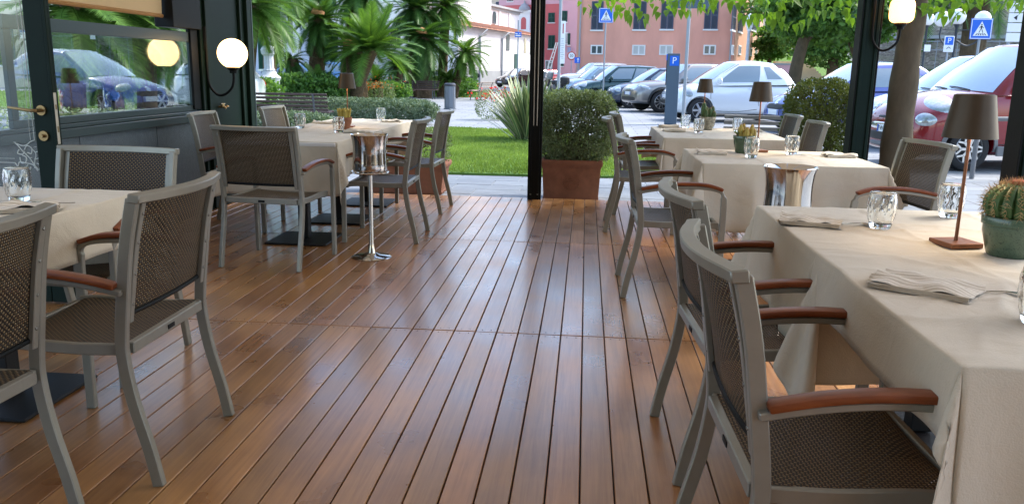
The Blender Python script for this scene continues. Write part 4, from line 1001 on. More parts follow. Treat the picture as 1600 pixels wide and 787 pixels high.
# trees beyond the parked cars
def tree_far(px, Y, h, crown_c, crown_r, label, n=9000, tr=.4, m='farleaf', size=.34, lean=0, seed=0, group='leafy trees beyond the car park'):
    x, _, _ = gp(px, Y); t = thing('leafy_tree', label, 'tree', (x, Y, G), group=group); rs = np.random.RandomState(seed); rnd = random.Random(seed)
    P = spline([(0, 0, -.1), (lean * .3, 0, h * .35), (lean, 0, h * .75)], 5); b = MB(); b.tube(P, [tr * (1.15 - .5 * i / len(P)) for i in range(len(P))], 12); b.build('trunk', M['treebark'], t, smooth=True)
    cc = Vector(crown_c); C = []
    for i in range(26):
        d = Vector(rs.normal(size=3)); d.normalize(); q = cc + Vector((d.x * crown_r[0], d.y * crown_r[1], d.z * crown_r[2])) * rnd.uniform(.35, .85)
        if i < 12: b = MB(); s0 = P[rnd.randrange(6, len(P))]; mid = s0.lerp(q, .5) + Vector((0, 0, .4)); w = spline([s0, mid, q], 4); b.tube(w, [.16 - .015 * k for k in range(len(w))], 6); b.build('limb', M['treebark'], t)
        r = rnd.uniform(.28, .45); nn = n // 26; V = rs.normal(size=(nn, 3)); V /= np.linalg.norm(V, axis=1)[:, None]; V *= (rs.uniform(size=(nn, 1)) ** .45) * r * np.array(crown_r); V[:, 2] *= .7; C.append(V + np.array(q))
    leaf_cloud('crown', np.concatenate(C), size, M[m], t, rs, aspect=.65, down=.35); return t
tree_far(1238, 46, 6.5, (1.2, 0, 5.3), (3.6, 3, 2.2), 'leafy tree with thick trunk left of the stone steps', 24000, .34, lean=.8, seed=1)
tree_far(1355, 47, 7, (-1.6, 0, 5.0), (3.8, 3, 2.1), 'leafy tree with leaning trunk right of the stone steps', 24000, .24, lean=-2.2, seed=2)
tree_far(1300, 62, 9, (0, 0, 5.8), (6.5, 3, 3.6), 'leafy tree filling the gap above the recycling containers', 26000, .4, seed=3)
tree_far(1200, 70, 6, (0, 0, 3.8), (1.8, 1.5, 1.6), 'small round tree in front of the beige house', 3000, .2, seed=4)
tree_far(1440, 66, 9, (0, 0, 7.2), (5, 3, 2.6), 'leafy tree on the terrace above the stone wall', 9000, .4, seed=5)

# ---------------------------------------------------------------- benches, bin, pedestal
M['slat'] = mat('dark_brown_slat', (.055, .035, .028), .5, var=.3, vscale=5, stretch=(1, 6, 6))
M['slatgrey'] = mat('weathered_grey_slat', (.16, .15, .135), .5, var=.2, vscale=5)
M['slatpale'] = mat('pale_wood_slat', (.36, .28, .22), .6, var=.2, vscale=5)
M['ironsup'] = mat('grey_iron_support', (.1, .11, .12), .5, metal=.3)
def bench(p, w, rz, label, m='slat', feet=2):    # local: sitter faces +Y
    t = thing('park_bench', label, 'bench', p, rz, group='slatted park benches')
    prof = sp2([(.30, .40), (.22, .445), (.05, .43), (-.12, .42), (-.20, .46), (-.25, .56), (-.29, .70), (-.35, .84)], 4)
    ln = [0]
    for (a, c), (d, e) in zip(prof, prof[1:]): ln.append(ln[-1] + math.hypot(d - a, e - c))
    b = MB(); b.box((0, 0, 0), (w, .05, .024)); me = b.mesh('slat', M[m], bev=.005)
    n = 11
    for i in range(n):
        s = ln[-1] * (i + .5) / n; j = max(k for k in range(len(ln)) if ln[k] <= s); j = min(j, len(prof) - 2); f = (s - ln[j]) / (ln[j + 1] - ln[j]); y = prof[j][0] + f * (prof[j + 1][0] - prof[j][0]); z = prof[j][1] + f * (prof[j + 1][1] - prof[j][1])
        a = math.atan2(prof[j + 1][1] - prof[j][1], prof[j + 1][0] - prof[j][0]); shared('slat', me, t, (0, y, z), (a, 0, 0))
    for i in range(feet):
        x = -w * .36 + w * .72 * i / (feet - 1); b = MB(); b.sweep([(y, z - .028) for y, z in prof], x - .02, x + .02, .022)
        b.sweep(sp2([(.24, .41), (.27, .2), (.30, 0)], 3), x - .02, x + .02, .03); b.sweep(sp2([(-.16, .40), (-.22, .2), (-.30, 0)], 3), x - .02, x + .02, .03); b.build('support', M['ironsup'], t)
    return t
bench((at(440, 140, 17.6).x, 17.6, G), 2.1, .06, 'dark slatted park bench seen from behind at the left of the lawn')
bench((at(1185, 174, 12.).x, 12.0, G), 1.0, -.03, 'grey slatted park bench seen from behind beside the far right chairs', 'slatgrey')
bench(gp(660, 38.5), 1.45, PI, 'purple-brown slatted bench facing the lawn below the cycads, right one of the far pair')
bench(gp(622, 36.5), 1.4, -.3, 'brown slatted bench left of the far pair, seen from behind')
bench(gp(752, 39), 1.3, 1.15, 'pale wooden slatted bench seen from the side on the far paving', 'slatpale')
M['binmetal'] = mat('zinc_bin', (.17, .19, .22), .45, metal=.5, var=.15, vscale=3, stretch=(6, 6, .4))
t = thing('litter_bin', 'grey metal litter bin standing on the paving near the far benches', 'bin', gp(703, 29.3))
b = MB(); b.lathe([(.0, 0), (.22, 0), (.22, .03), (.19, .035), (.19, .80), (0, .80)], 8); b.build('body', M['binmetal'], t)
for i in range(8):
    a = (i + .5) * PI / 4; b = MB(); b.box((.182 * math.cos(a), .182 * math.sin(a), .42), (.012, .115, .72), rz=a); b.build('panel', M['binmetal'], t, bev=.004)
b = MB(); b.lathe([(.205, .80), (.215, .82), (.2, .87), (.15, .90), (0, .90)], 24); b.build('lid', mat('black_lid', (.03, .03, .035), .4), t, smooth=True)
M['marble'] = mat('grey_white_stone', (.5, .52, .55), .7, var=.12, vscale=5, bump=.2)
pd = thing('stone_pedestal', 'carved white stone lamp pedestal behind the slatted park bench', 'pedestal', gp(421, 27.5))
b = MB(); b.lathe([(0, 0), (.42, 0), (.42, .12), (.34, .18), (.33, .9), (.36, .95), (.38, 1.0), (.33, 1.05), (.26, 1.1), (.22, 1.2), (0, 1.2)], 24); b.build('base', M['marble'], pd, smooth=True)
b = MB(); b.lathe([(.18, 1.2), (.2, 1.24), (.155, 1.3), (.15, 1.7), (.22, 1.76), (.24, 1.9), (.18, 2.0), (.10, 2.04), (0, 2.05)], 24, rf=lambda a, z, j: 1 + (.05 * math.cos(a * 12))); b.build('shaft', M['marble'], pd, smooth=True)
b = MB(); b.lathe([(.14, 2.05), (.17, 2.1), (.16, 2.2), (.08, 2.3), (0, 2.32)], 20); b.build('finial', mat('dark_finial', (.12, .13, .15), .6), pd, smooth=True)
# ================================================================ parked vehicles
def carpaint(name, c, metal=.3, rough=.25): return mat(name, c, rough, metal=metal, coat=1., spec=.5)
M['cglass'] = mat('car_window_glass', (.2, .25, .27), .03, metal=.35, spec=1., coat=1.)  # part metallic with a paler base to brighten its reflections
M['wsglass'] = mat('windscreen_glass', (.48, .56, .60), .06, metal=.75, coat=1.)  # pale metallic base stands in for bright sky reflected in windscreens
M['tyre'] = mat('tyre_rubber', (.018, .018, .02), .8)
M['rim'] = mat('alloy_rim', (.55, .56, .58), .28, metal=.9)
M['blackplastic'] = mat('black_plastic', (.02, .021, .023), .5)
M['greyclad'] = mat('grey_cladding', (.17, .17, .18), .6)
M['chrome'] = mat('chrome_trim', (.8, .8, .82), .12, metal=1)
M['lens'] = mat('headlight_lens', (.36, .40, .42), .08, metal=.55, spec=1., coat=1., var=.35, vscale=14)
M['redlens'] = mat('tail_light', (.4, .01, .01), .15, coat=1.)
M['plate'] = mat('number_plate', (.75, .78, .8), .4)
M['plateblue'] = mat('plate_blue_band', (.02, .10, .45), .4)
M['ink'] = mat('black_lettering', (.015, .015, .02), .5)
M['signwhite'] = mat('sign_white', (.8, .82, .84), .4)
M['signblue'] = mat('sign_blue', (.005, .12, .62), .35)
M['seal'] = mat('dark_joint', (.012, .012, .014), .6)

def wheel(t, x, y, r, style, width=.2, rimmat='rim'):
    s = 1 if y > 0 else -1; R = Matrix.Rotation(-s * PI / 2, 4, 'X')
    def tr(b):
        b.v = [tuple(R @ Vector(p)) for p in b.v]; return b
    w = width; b = MB(); b.lathe([(r * .66, -w / 2), (r * .9, -w / 2), (r * .97, -w / 2 + .015), (r, -w / 2 + .04), (r, w / 2 - .04), (r * .97, w / 2 - .015), (r * .88, w / 2), (r * .68, w / 2 - .004), (r * .66, w / 2 - .03)], 40)
    o = tr(b).build('wheel', M['tyre'], t, loc=(x, y, r), smooth=True)
    b = MB(); b.lathe([(r * .685, w / 2 - .012), (r * .65, w / 2 - .004), (r * .62, w / 2 - .03), (r * .60, w / 2 - .06)], 40, close=True)
    if style[0] == 'y':       # forked spokes joined to a rim ring
        n = style[1]
        for i in range(n):
            a = 2 * PI * i / n; z = w / 2 - .02
            c0 = Vector((r * .14 * math.cos(a), r * .14 * math.sin(a), z)); c1 = Vector((r * .36 * math.cos(a), r * .36 * math.sin(a), z))
            b.bar(c0, c1, r * .12, .03)
            for q in (-1, 1): 
                aa = a + q * PI / n * .78; e = Vector((r * .64 * math.cos(aa), r * .64 * math.sin(aa), z)); b.bar(c1, e, r * .085, .028)
    else:
        n = style[1]
        for i in range(n):
            a = 2 * PI * i / n; z = w / 2 - .022; b.bar((r * .12 * math.cos(a), r * .12 * math.sin(a), z), (r * .64 * math.cos(a), r * .64 * math.sin(a), z), r * style[2], .03)
    b.lathe([(0, w / 2), (r * .15, w / 2 - .004), (r * .19, w / 2 - .03), (r * .19, w / 2 - .06)], 20, close=True)
    tr(b).build('rim', M[rimmat], o, smooth=True)
    b = MB(); b.lathe([(0, w / 2 - .065), (r * .63, w / 2 - .06), (r * .63, -w / 2 + .02), (0, -w / 2 + .02)], 30); tr(b).build('backing_disc', M['blackplastic'], o)  # black disc closing the wheel behind the spokes
    b = MB(); b.lathe([(0, w / 2 + .006), (r * .10, w / 2 + .004), (r * .11, w / 2 - .01)], 16); tr(b).build('hub_cap', M['blackplastic' if style[0] == 'y' else 'rim'], o)
    return o

def car(c, label, root, rz, group='cars parked side by side beyond the deck', cat='car', name='parked_car', detail=1, s=1.):
    """c: spec. local +X is the nose, +Y the left side; returns the Empty"""
    t = thing(name, label, cat, (root[0], root[1], G), rz, group=group, s=s if s != 1. else None)
    paint = c['paint']; L, W = c['L'], c['W']; r = c['r']; fx, rx = c['fx'], c['rx']; hw0 = W / 2
    st = c['st']; vs = []
    for x, hw, zb, zt, zc in st:
        q = [(0, zb), (.55, zb), (.86, zb), (.965, zb + .07), (.995, zb + .36 * (zt - zb)), (1., zb + .62 * (zt - zb)), (.985, zt - .09), (.93, zt - .012), (.78, zt + .35 * (zc - zt)), (.42, zt + .85 * (zc - zt)), (0, zc)]
        ring = [(x, a * hw, z) for a, z in q] + [(x, -a * hw, z) for a, z in q[-2:0:-1]]
        vs += ring
    n = 20; N = len(st)
    fs = [(i * n + k, i * n + (k + 1) % n, (i + 1) * n + (k + 1) % n, (i + 1) * n + k) for i in range(N - 1) for k in range(n)]
    for base, rev in ((0, 1), ((N - 1) * n, 0)):        # end caps as strips
        for k in range(10):
            a, d = base + k, base + k + 1; e, f = base + (n - k - 1) % n, base + (n - k) % n
            q = (a, d, e, f); q = tuple(dict.fromkeys(q)); fs.append(q[::-1] if rev else q) if len(q) > 2 else None
    b = MB(); b.add(vs, fs); o = b.build('body', paint, t, smooth=True)
    md = o.modifiers.new('s', 'SUBSURF'); md.levels = md.render_levels = 2
    cut = MB()
    for x in (fx, rx):
        for sy in (-1, 1):
            cut.tube([(x, sy * (hw0 - .27), r * 1.02), (x, sy * (hw0 + .3), r * 1.02)], r * 1.17, 36)
    cuto = cut.build('cutter', M['blackplastic'], t)
    md = o.modifiers.new('b', 'BOOLEAN'); md.object = cuto; md.operation = 'DIFFERENCE'; md.solver = 'EXACT'
    bpy.context.view_layer.update(); dg = bpy.context.evaluated_depsgraph_get()
    me = bpy.data.meshes.new_from_object(o.evaluated_get(dg)); o.modifiers.clear(); o.data = me
    me.name = 'body'; me.polygons.foreach_set('use_smooth', [True] * len(me.polygons))
    try: me.set_sharp_from_angle(angle=rad(40))
    except Exception: pass
    bpy.data.objects.remove(cuto)
    bm = bmesh.new(); bm.from_mesh(me); bvh = BVHTree.FromBMesh(bm)
    # greenhouse
    xa, xb, xc, xd = c['gh']; zf, zr, zroof = c['gz']; wb, wr = c['gw']
    def P(side, a, tt, off=0):
        bul = .035 * math.sin(PI * tt); wF = wb + (wr - wb) * tt + bul
        zb = lambda x: zf + (zr - zf) * (xa - x) / (xa - xd)
        xf = xa + (xb - xa) * tt + .05 * math.sin(PI * tt); xr = xd + (xc - xd) * tt - .04 * math.sin(PI * tt)
        cf = c.get('cf', .16)
        if side == 'F':
            e = a * a; x = xf - cf * e; y = a * (wF + off * .4); z0 = zf - .02 - .03 * e; z1 = zroof - .035 * e - .02; return Vector((x + off, y, z0 + (z1 - z0) * tt + off * .6))
        if side == 'R':
            e = a * a; x = xr + .09 * e; y = a * wF; z0 = zr - .02; z1 = zroof - .035 * e - .03; return Vector((x - off, y, z0 + (z1 - z0) * tt + off * .4))
        sg = 1 if side == 'L' else -1
        x = (xf - cf) + ((xr + .09) - (xf - cf)) * a; y = sg * (wF + .03 * math.sin(PI * a) + off); z0 = zf - .05 + (zr - zf + .03) * a; z1 = zroof - .055 - .02 * (1 - math.sin(PI * a)); return Vector((x, y, z0 + (z1 - z0) * tt))
    b = MB()
    b.grid(lambda u, v: P('F', -1 + 2 * u, v), 12, 8); b.grid(lambda u, v: P('R', -1 + 2 * u, v), 12, 8); b.grid(lambda u, v: P('L', u, v), 14, 8); b.grid(lambda u, v: P('Rr', u, v), 14, 8)
    def roofp(u, v):
        a = -1 + 2 * u; f, q = P('F', a, 1), P('R', a, 1); l = f.lerp(q, v); l.z += .045 * math.sin(PI * v) * (1 - .5 * a * a) + .01; 
        if abs(a) > .999: s_ = P('L' if a > 0 else 'Rr', v, 1); l = Vector((s_.x, s_.y, s_.z))
        return l
    b.grid(roofp, 12, 12)
    bmm = bmesh.new(); mm = b.mesh('cabin', paint, fixn=False); bmm.from_mesh(mm); bmesh.ops.remove_doubles(bmm, verts=bmm.verts, dist=.012); bmesh.ops.recalc_face_normals(bmm, faces=bmm.faces); bmm.to_mesh(mm); bmm.free()
    mm.polygons.foreach_set('use_smooth', [True] * len(mm.polygons)); shared('cabin', mm, t)
    def glasspatch(nm, side, a0, a1, t0, t1, off=.006, sk0=0, sk1=0, m='cglass'):
        b = MB(); b.grid(lambda u, v: P(side, (a0 + sk0 * (1 - v)) + ((a1 + sk1 * v) - (a0 + sk0 * (1 - v))) * u, t0 + (t1 - t0) * v, off), 10, 6); return b.build(nm, M[m], t, smooth=True)
    glasspatch('windscreen', 'F', -.93, .93, .05, .97, m='wsglass'); glasspatch('rear_window', 'R', -.8, .8, .3, .92)
    for sd in ('L', 'Rr'):
        for a0, a1, t0, t1, s0, s1 in c['win']: glasspatch('side_window', sd, a0, a1, t0, t1, .006, s0, s1)
    if c.get('dark_roof'): pass
    # draped details
    def hit(o_, d): 
        h = bvh.ray_cast(Vector(o_), Vector(d).normalized()); return (h[0], h[1]) if h[0] is not None else (None, None)
    def drape(nm, ctr, d, ua, ra, rb, m, bulge=.0, off=.006, power=2., rings=5, segs=28, tilt=0., parent=None):
        d = Vector(d).normalized(); ua = Vector(ua); va = d.cross(ua).normalized(); ua = va.cross(d).normalized()
        ua, va = ua * math.cos(tilt) + va * math.sin(tilt), va * math.cos(tilt) - ua * math.sin(tilt); ctr = Vector(ctr); vs, ok = [], True; last = None
        for i in range(rings + 1):
            q = i / rings
            for k in range(segs):
                a = 2 * PI * k / segs; ca, sa = math.cos(a), math.sin(a); m_ = (abs(ca) ** power + abs(sa) ** power) ** (-1 / power)
                p = ctr + ua * (ca * m_ * ra * q) + va * (sa * m_ * rb * q) - d * (3.2 if abs(d.x) > .99 else 1.5); h, nn = hit(p, d)
                if h is None: h = last if last is not None else ctr; nn = -d
                last = h; vs.append(h - d * (off * (1 if q < .99 else .0) + bulge * (1 - q * q)))
        fs = [(i * segs + k, i * segs + (k + 1) % segs, (i + 1) * segs + (k + 1) % segs, (i + 1) * segs + k) for i in range(rings) for k in range(segs)]
        b = MB(); b.add(vs, fs); return b.build(nm, M[m] if isinstance(m, str) else m, parent or t, smooth=True, ang=60)
    def seam(nm, pts, m='seal', w=.006, sy=1):
        b = MB(); P3 = []
        for x, z in sp2(pts, 5):
            h, nn = hit((x, sy * 2, z), (0, -sy, 0))
            if h is not None: P3.append(h + Vector((0, sy * .001, 0)))
        if len(P3) > 2: b.tube(P3, w, 5); b.build(nm, M[m], t)
    for sx, sy in ((fx, 1), (fx, -1), (rx, 1), (rx, -1)): wheel(t, sx, sy * (hw0 - .115), r, c['rimstyle'])
    for h in c.get('lights', []):
        for sy in (1, -1):
            ctr, d, ra, rb, tl = h; drape('headlight', (ctr[0], sy * ctr[1], ctr[2]), (d[0], sy * d[1], d[2]), (0, 1, 0), ra, rb, c.get('lens', 'lens'), bulge=.02, off=.01, tilt=sy * tl, power=c.get('lp', 2.2))
    for g_ in c.get('patch', []): drape(g_[0], g_[1], (-1, 0, 0), (0, 1, 0), g_[2], g_[3], g_[4], power=g_[5] if len(g_) > 5 else 5, off=g_[6] if len(g_) > 6 else .008)
    for sy in (1, -1):
        h, nn = hit((rx - .55, sy * 2, c['gz'][1] - .12), (0, -sy, 0))
        drape('tail_light', (rx - r - .3, sy * (hw0 - .18), c['gz'][1] - .15), (1, -sy * .6, 0), (0, 1, 0), .1, .16, 'redlens', off=.01)
    # plate
    h, nn = hit((3.5, 0, c['platez']), (-1, 0, 0))
    if h is not None:
        b = MB(); b.box((h.x + .014, 0, c['platez']), (.012, .52, .115)); pl = b.build('number_plate', M['plate'], t, bev=.003)
        b = MB(); 
        for sy in (-1, 1): b.box((h.x + .021, sy * .236, c['platez']), (.003, .042, .108))
        b.build('blue_bands', M['plateblue'], pl)
        if c.get('plate') and detail:
            o2 = shared('lettering', textmesh(c['plate'], .10, M['ink'], .001), pl, (h.x + .022, 0, c['platez'] - .002), (PI / 2, 0, PI / 2))
    # doors, handles, mirrors
    if detail:
        for pts in c.get('seams', []):
            for sy in (1, -1): seam('door_joint', pts, sy=sy)
        for x, z in c.get('handles', []):
            for sy in (1, -1):
                h, nn = hit((x, sy * 2, z), (0, -sy, 0))
                if h is not None: b = MB(); b.tube([(x - .09, h.y - sy * .005, z), (x - .07, h.y + sy * .03, z), (x + .07, h.y + sy * .03, z), (x + .09, h.y - sy * .005, z)], .012, 6); b.build('door_handle', paint if c.get('hp', 1) else M['chrome'], t, smooth=True)
    for sy in (1, -1):
        p = P('L' if sy > 0 else 'Rr', c.get('mira', .12), .12); b = MB()
        b.lathe([(0, -.09), (.06, -.075), (.085, -.02), (.085, .03), (.06, .075), (0, .085)], 14); b.v = [(q[0] * .75 + p.x, q[1] * 1.3 + p.y + sy * .13, q[2] * .95 + p.z + .06) for q in b.v]
        b.build('mirror', paint if c.get('mp', 1) else M['blackplastic'], t, smooth=True)
    # arches, sills
    if c.get('clad'):
        for x in (fx, rx):
            for sy in (1, -1):
                b = MB(); pts = []
                for k in range(25):
                    a = -.12 + (PI + .24) * k / 24; X, Z = x + r * 1.19 * math.cos(a), r * 1.02 + r * 1.19 * math.sin(a); X2, Z2 = x + r * 1.38 * math.cos(a), r * 1.02 + r * 1.36 * math.sin(a)
                    h1, _ = hit((X, sy * 2, Z), (0, -sy, 0)); h2, _ = hit((X2, sy * 2, Z2), (0, -sy, 0))
                    y1 = h1.y if h1 is not None and abs(h1.y) > hw0 * .8 else sy * (hw0 - .02); y2 = h2.y if h2 is not None and abs(h2.y) > hw0 * .8 else sy * (hw0 - .02)
                    pts.append(((X, y1 + sy * .022, Z), (X2, y2 + sy * .008, Z2), (X, y1 - sy * .05, Z)))
                for k in range(24):
                    b.add([pts[k][0], pts[k][1], pts[k + 1][1], pts[k + 1][0]], [(0, 1, 2, 3)]); b.add([pts[k][0], pts[k + 1][0], pts[k + 1][2], pts[k][2]], [(0, 1, 2, 3)])
                b.build('arch_trim', M[c['clad']], t, smooth=True)
        b = MB()
        for sy in (1, -1): b.bx(rx + r * 1.3, fx - r * 1.3, sy * (hw0 - .012) - .02, sy * (hw0 - .012) + .02, c['st'][4][2] + .01, c['st'][4][2] + .16)
        b.build('sill_trim', M[c['clad']], t, bev=.01)
    if c.get('wipers'):
        for y0 in (-.1, .42):
            b = MB(); pp = [P('F', (y0 - .5 * k / 4) / wb, .05 + .05 * math.sin(k / 4 * PI * .5), .02) for k in range(5)]; b.tube(pp, .009, 5); b.build('wiper', M['blackplastic'], t)
    if c.get('rails'):
        for sy in (1, -1):
            b = MB(); pp = [Vector((P('L' if sy > 0 else 'Rr', a, 1).x, P('L' if sy > 0 else 'Rr', a, 1).y * .93, P('L', a, 1).z + (.0 if a in (.12, .88) else .075))) for a in (.12, .16, .3, .5, .7, .84, .88)]; b.tube(pp, .016, 6); b.build('roof_rail', M['greyclad'], t, smooth=True)
    bm.free()
    t['fx'] = fx; t['hw'] = hw0
    return t
def park(c, label, px, Y, th, **k):       # puts the left front wheel under the sight line px at distance Y
    w = Vector(gp(px, Y)); rz = PI + rad(th); s = k.get('s', 1.)
    off = Matrix.Rotation(rz, 3, 'Z') @ (Vector((c['fx'], c['W'] / 2 - .1, 0)) * s)
    o = car(c, label, w - off, rz, **k)
    for q in ('fx', 'hw'): del o[q]
    return o
def shell(L, W, zb, hood0, hood1, belt, deck, zn=.62, tail=.9, round_=.9, rear_round=.93):
    """stations rear to front: (x, halfwidth, z bottom, z shoulder, z centre top)"""
    h = W / 2; r0, f0 = -L / 2, L / 2
    return [(r0, h * .74, zb + .14, tail - .25, tail - .12), (r0 + .05, h * .86, zb + .05, tail - .06, tail + .02), (r0 + .2, h * rear_round, zb, tail, tail + .03), (r0 + .55, h * .985, zb, belt, belt + .01),
            (-L * .18, h, zb, belt, belt), (0, h, zb, belt - .01, belt), (L * .14, h, zb, belt - .03, belt - .01), (L * .26, h * .995, zb, hood1 - .05, hood1), (f0 - .62, h * .985, zb, hood0 - .03, (hood0 + hood1) / 2 + .03),
            (f0 - .34, h * .96, zb, hood0 - .10, hood0), (f0 - .14, h * round_, zb + .01, zn + .02, hood0 - .10), (f0 - .04, h * (round_ - .14), zb + .04, zn - .10, zn + .0), (f0, h * (round_ - .28), zb + .10, zn - .22, zn - .12)]
WIN4 = [(.05, .44, .16, .88, .02, 0), (.47, .72, .16, .88, 0, 0), (.745, .90, .2, .85, 0, -.05)]
tall = dict(L=4.15, W=1.8, r=.33, fx=1.25, rx=-1.36, st=shell(4.15, 1.8, .22, .92, 1.06, 1.04, 1.0, zn=.72, tail=1.02), gh=(1.10, .30, -1.55, -1.95), gz=(1.03, 1.06, 1.66), gw=(.855, .62),
            win=WIN4, rimstyle=('y', 7), platez=.50, plate='FW 269KC', wipers=1, clad='greyclad', rails=1, mp=1,
            lights=[((1.72, .66, .90), (-1, -.75, -.35), .27, .13, .25), ((1.85, .70, .66), (-1, -.55, -.05), .14, .09, .1)], lp=2.0,
            patch=[('upper_grille', (0, 0, .66), .34, .022, 'blackplastic', 4), ('bumper_bar', (0, 0, .535), .52, .055, 'chrome', 5), ('lower_grille', (0, 0, .40), .56, .072, 'blackplastic', 5, .012), ('skid_plate', (0, 0, .29), .50, .04, 'greyclad', 5, .02), ('badge', (0, 0, .78), .075, .06, 'chrome', 2, .02)],
            seams=[[(.92, .35), (.98, .7), (.95, 1.0)], [(-.15, .3), (-.12, .7), (-.15, 1.02)], [(-1.0, .75), (-1.02, 1.02)], [(.9, .36), (.3, .34), (-.9, .36)]], handles=[(.08, .86), (-.85, .86)])
red = dict(tall, paint=carpaint('dark_red_paint', (.22, .005, .012), .2))
def heighten(c, k):
    c = dict(c); f = lambda p: (p[0], p[1], p[2] * k)
    c['st'] = [(a, b_, d, e * k, g_ * k) for a, b_, d, e, g_ in c['st']]; c['gz'] = tuple(z * k for z in c['gz']); c['platez'] *= k
    c['lights'] = [(f(l[0]), l[1], l[2] * 1.08, l[3] * 1.08, l[4]) for l in c['lights']]; c['patch'] = [(g_[0], f(g_[1])) + tuple(g_[2:]) for g_ in c['patch']]
    c['seams'] = [[(x, z * k) for x, z in q] for q in c['seams']]; c['handles'] = [(x, z * k) for x, z in c['handles']]; return c
red = heighten(red, 1.14)
silver = dict(tall, paint=carpaint('silver_blue_paint', (.46, .5, .55), .5), plate='', clad=None, rails=0)
park(red, 'dark red compact car with round headlights and patterned alloy wheel beside the tree trunk', 1524, 13.1, 11)
park(heighten(silver, 1.08), 'silver hatchback showing between the red car and the blue car', 1470, 16.3, 12)
small = dict(L=3.75, W=1.66, r=.30, fx=1.2, rx=-1.15, st=shell(3.75, 1.66, .2, .84, .97, .95, .9, zn=.62, tail=.93, round_=.86), gh=(1.0, .12, -1.2, -1.75), gz=(.945, .985, 1.52), gw=(.785, .56),
             win=[(.06, .55, .16, .88, .02, 0), (.60, .88, .2, .86, 0, -.12)], rimstyle=('s', 6, .13), platez=.44, plate='', lights=[((1.62, .58, .70), (-1, -.75, -.3), .19, .10, .25)],
             patch=[('grille', (0, 0, .56), .42, .06, 'blackplastic', 4), ('lower_grille', (0, 0, .31), .5, .06, 'blackplastic', 5), ('badge', (0, 0, .66), .07, .06, 'chrome', 2, .02)],
             seams=[[(.85, .33), (.92, .65), (.88, .92)], [(-.45, .3), (-.42, .65), (-.48, .94)]], handles=[(-.25, .82)])
blue = dict(small, paint=carpaint('violet_blue_paint', (.09, .12, .36), .35))
park(blue, 'violet blue hatchback with dark grille behind the dark leafy bush', 1285, 20.3, 13, s=1.12)
M['lensgrey'] = mat('grey_headlight_lens', (.3, .34, .37), .1, metal=.3, coat=1.)
iq = dict(small, lens='lensgrey', L=3.3, r=.315, W=1.7, fx=1.06, rx=-1.12, st=shell(3.3, 1.7, .21, .95, 1.08, 1.0, .95, zn=.68, tail=1.0, round_=.86, rear_round=.95), gh=(1.12, .18, -1.05, -1.52), gz=(1.01, 1.04, 1.62), gw=(.81, .585), cf=.2,
          win=[(.07, .60, .15, .9, .03, 0), (.68, .92, .28, .86, .03, -.10)], paint=carpaint('pearl_white_paint', (.72, .76, .8), .1), rimstyle=('s', 6, .17), plate='',
          lights=[((1.35, .60, .80), (-1, -.9, -.25), .23, .10, .45)], patch=[('lower_grille', (0, 0, .36), .38, .07, 'blackplastic', 5), ('badge', (0, 0, .72), .05, .045, 'chrome', 2, .015)],
          seams=[[(.74, .34), (.80, .7), (.76, .98)], [(-.55, .45), (-.50, .75), (-.56, 1.0)], [(.7, .31), (.1, .29), (-.5, .36)]], handles=[(-.33, .9)], mira=.10)
park(iq, 'small pearl white three door car seen from its side behind the parking meter', 1096, 24.6, 10, s=1.07)
suv = dict(L=4.75, W=1.9, r=.38, fx=1.46, rx=-1.42, st=shell(4.75, 1.9, .3, 1.04, 1.14, 1.12, 1.1, zn=.82, tail=1.1, round_=.93, rear_round=.95), gh=(1.20, .42, -1.75, -2.15), gz=(1.11, 1.16, 1.74), gw=(.90, .65),
           win=WIN4, rimstyle=('s', 10, .07), platez=.66, plate='', clad='blackplastic', lights=[((2.05, .70, .90), (-1, -.6, -.25), .26, .06, .1)], lp=4,
           patch=[('grille', (0, 0, .88), .48, .085, 'chrome', 5), ('lower_grille', (0, 0, .47), .62, .07, 'blackplastic', 5)], handles=[(.2, .98), (-.8, .98)],
           seams=[[(1.0, .45), (1.05, .8), (1.0, 1.1)], [(.0, .42), (.02, .8), (.0, 1.1)]], paint=carpaint('bronze_grey_paint', (.25, .24, .23), .7, .3))
park(dict(suv, paint=carpaint('silver_white_paint', (.5, .52, .52), .5), clad=None, r=.34), 'large silver-white car behind the small pearl white one, roof spoiler showing', 1090, 28.0, 10, s=.93)
park(suv, 'bronze-grey off-road car with mesh grille left of the parking meter', 1034, 30.0, 20, s=.98)
park(dict(small, paint=carpaint('dark_blue_paint', (.02, .035, .07), .4)), 'dark blue small car between the bronze-grey and the dark green one', 985, 33.2, 13, s=1.03)
park(dict(tall, paint=carpaint('dark_green_car_paint', (.012, .05, .05), .4), plate='', clad=None, rails=0), 'dark green compact car with round headlight at the left of the parked row', 928, 35.4, 12)
park(dict(tall, paint=carpaint('pale_blue_paint', (.3, .42, .52), .4), plate='', clad=None, rails=0), 'pale blue people carrier behind the dark green car', 905, 43, 14, detail=0)
park(dict(suv, paint=carpaint('white_van_paint', (.7, .72, .74), .1), clad=None), 'white van at the far left end of the parked row', 898, 55, 14, detail=0, s=1.12)
park(dict(small, paint=carpaint('light_blue_paint', (.32, .45, .55), .4)), 'light blue small car seen beyond the tail of the silver-white car', 1228, 40, 200, detail=0, group='cars scattered beyond the row')
GD = 'cars scattered beyond the row'
park(dict(small, paint=carpaint('black_car_paint', (.01, .012, .016), .3)), 'black small car parked facing us against the white church wall', 800, 68, 48, detail=0, group=GD)
park(dict(small, paint=carpaint('pale_silver_paint', (.5, .55, .6), .4)), 'pale silver car behind the black one at the church wall', 822, 76, 40, detail=0, group=GD)
park(dict(small, paint=carpaint('bright_red_paint', (.4, .01, .015), .2)), 'bright red car just left of the black post, by the church', 842, 84, 40, detail=0, group=GD)
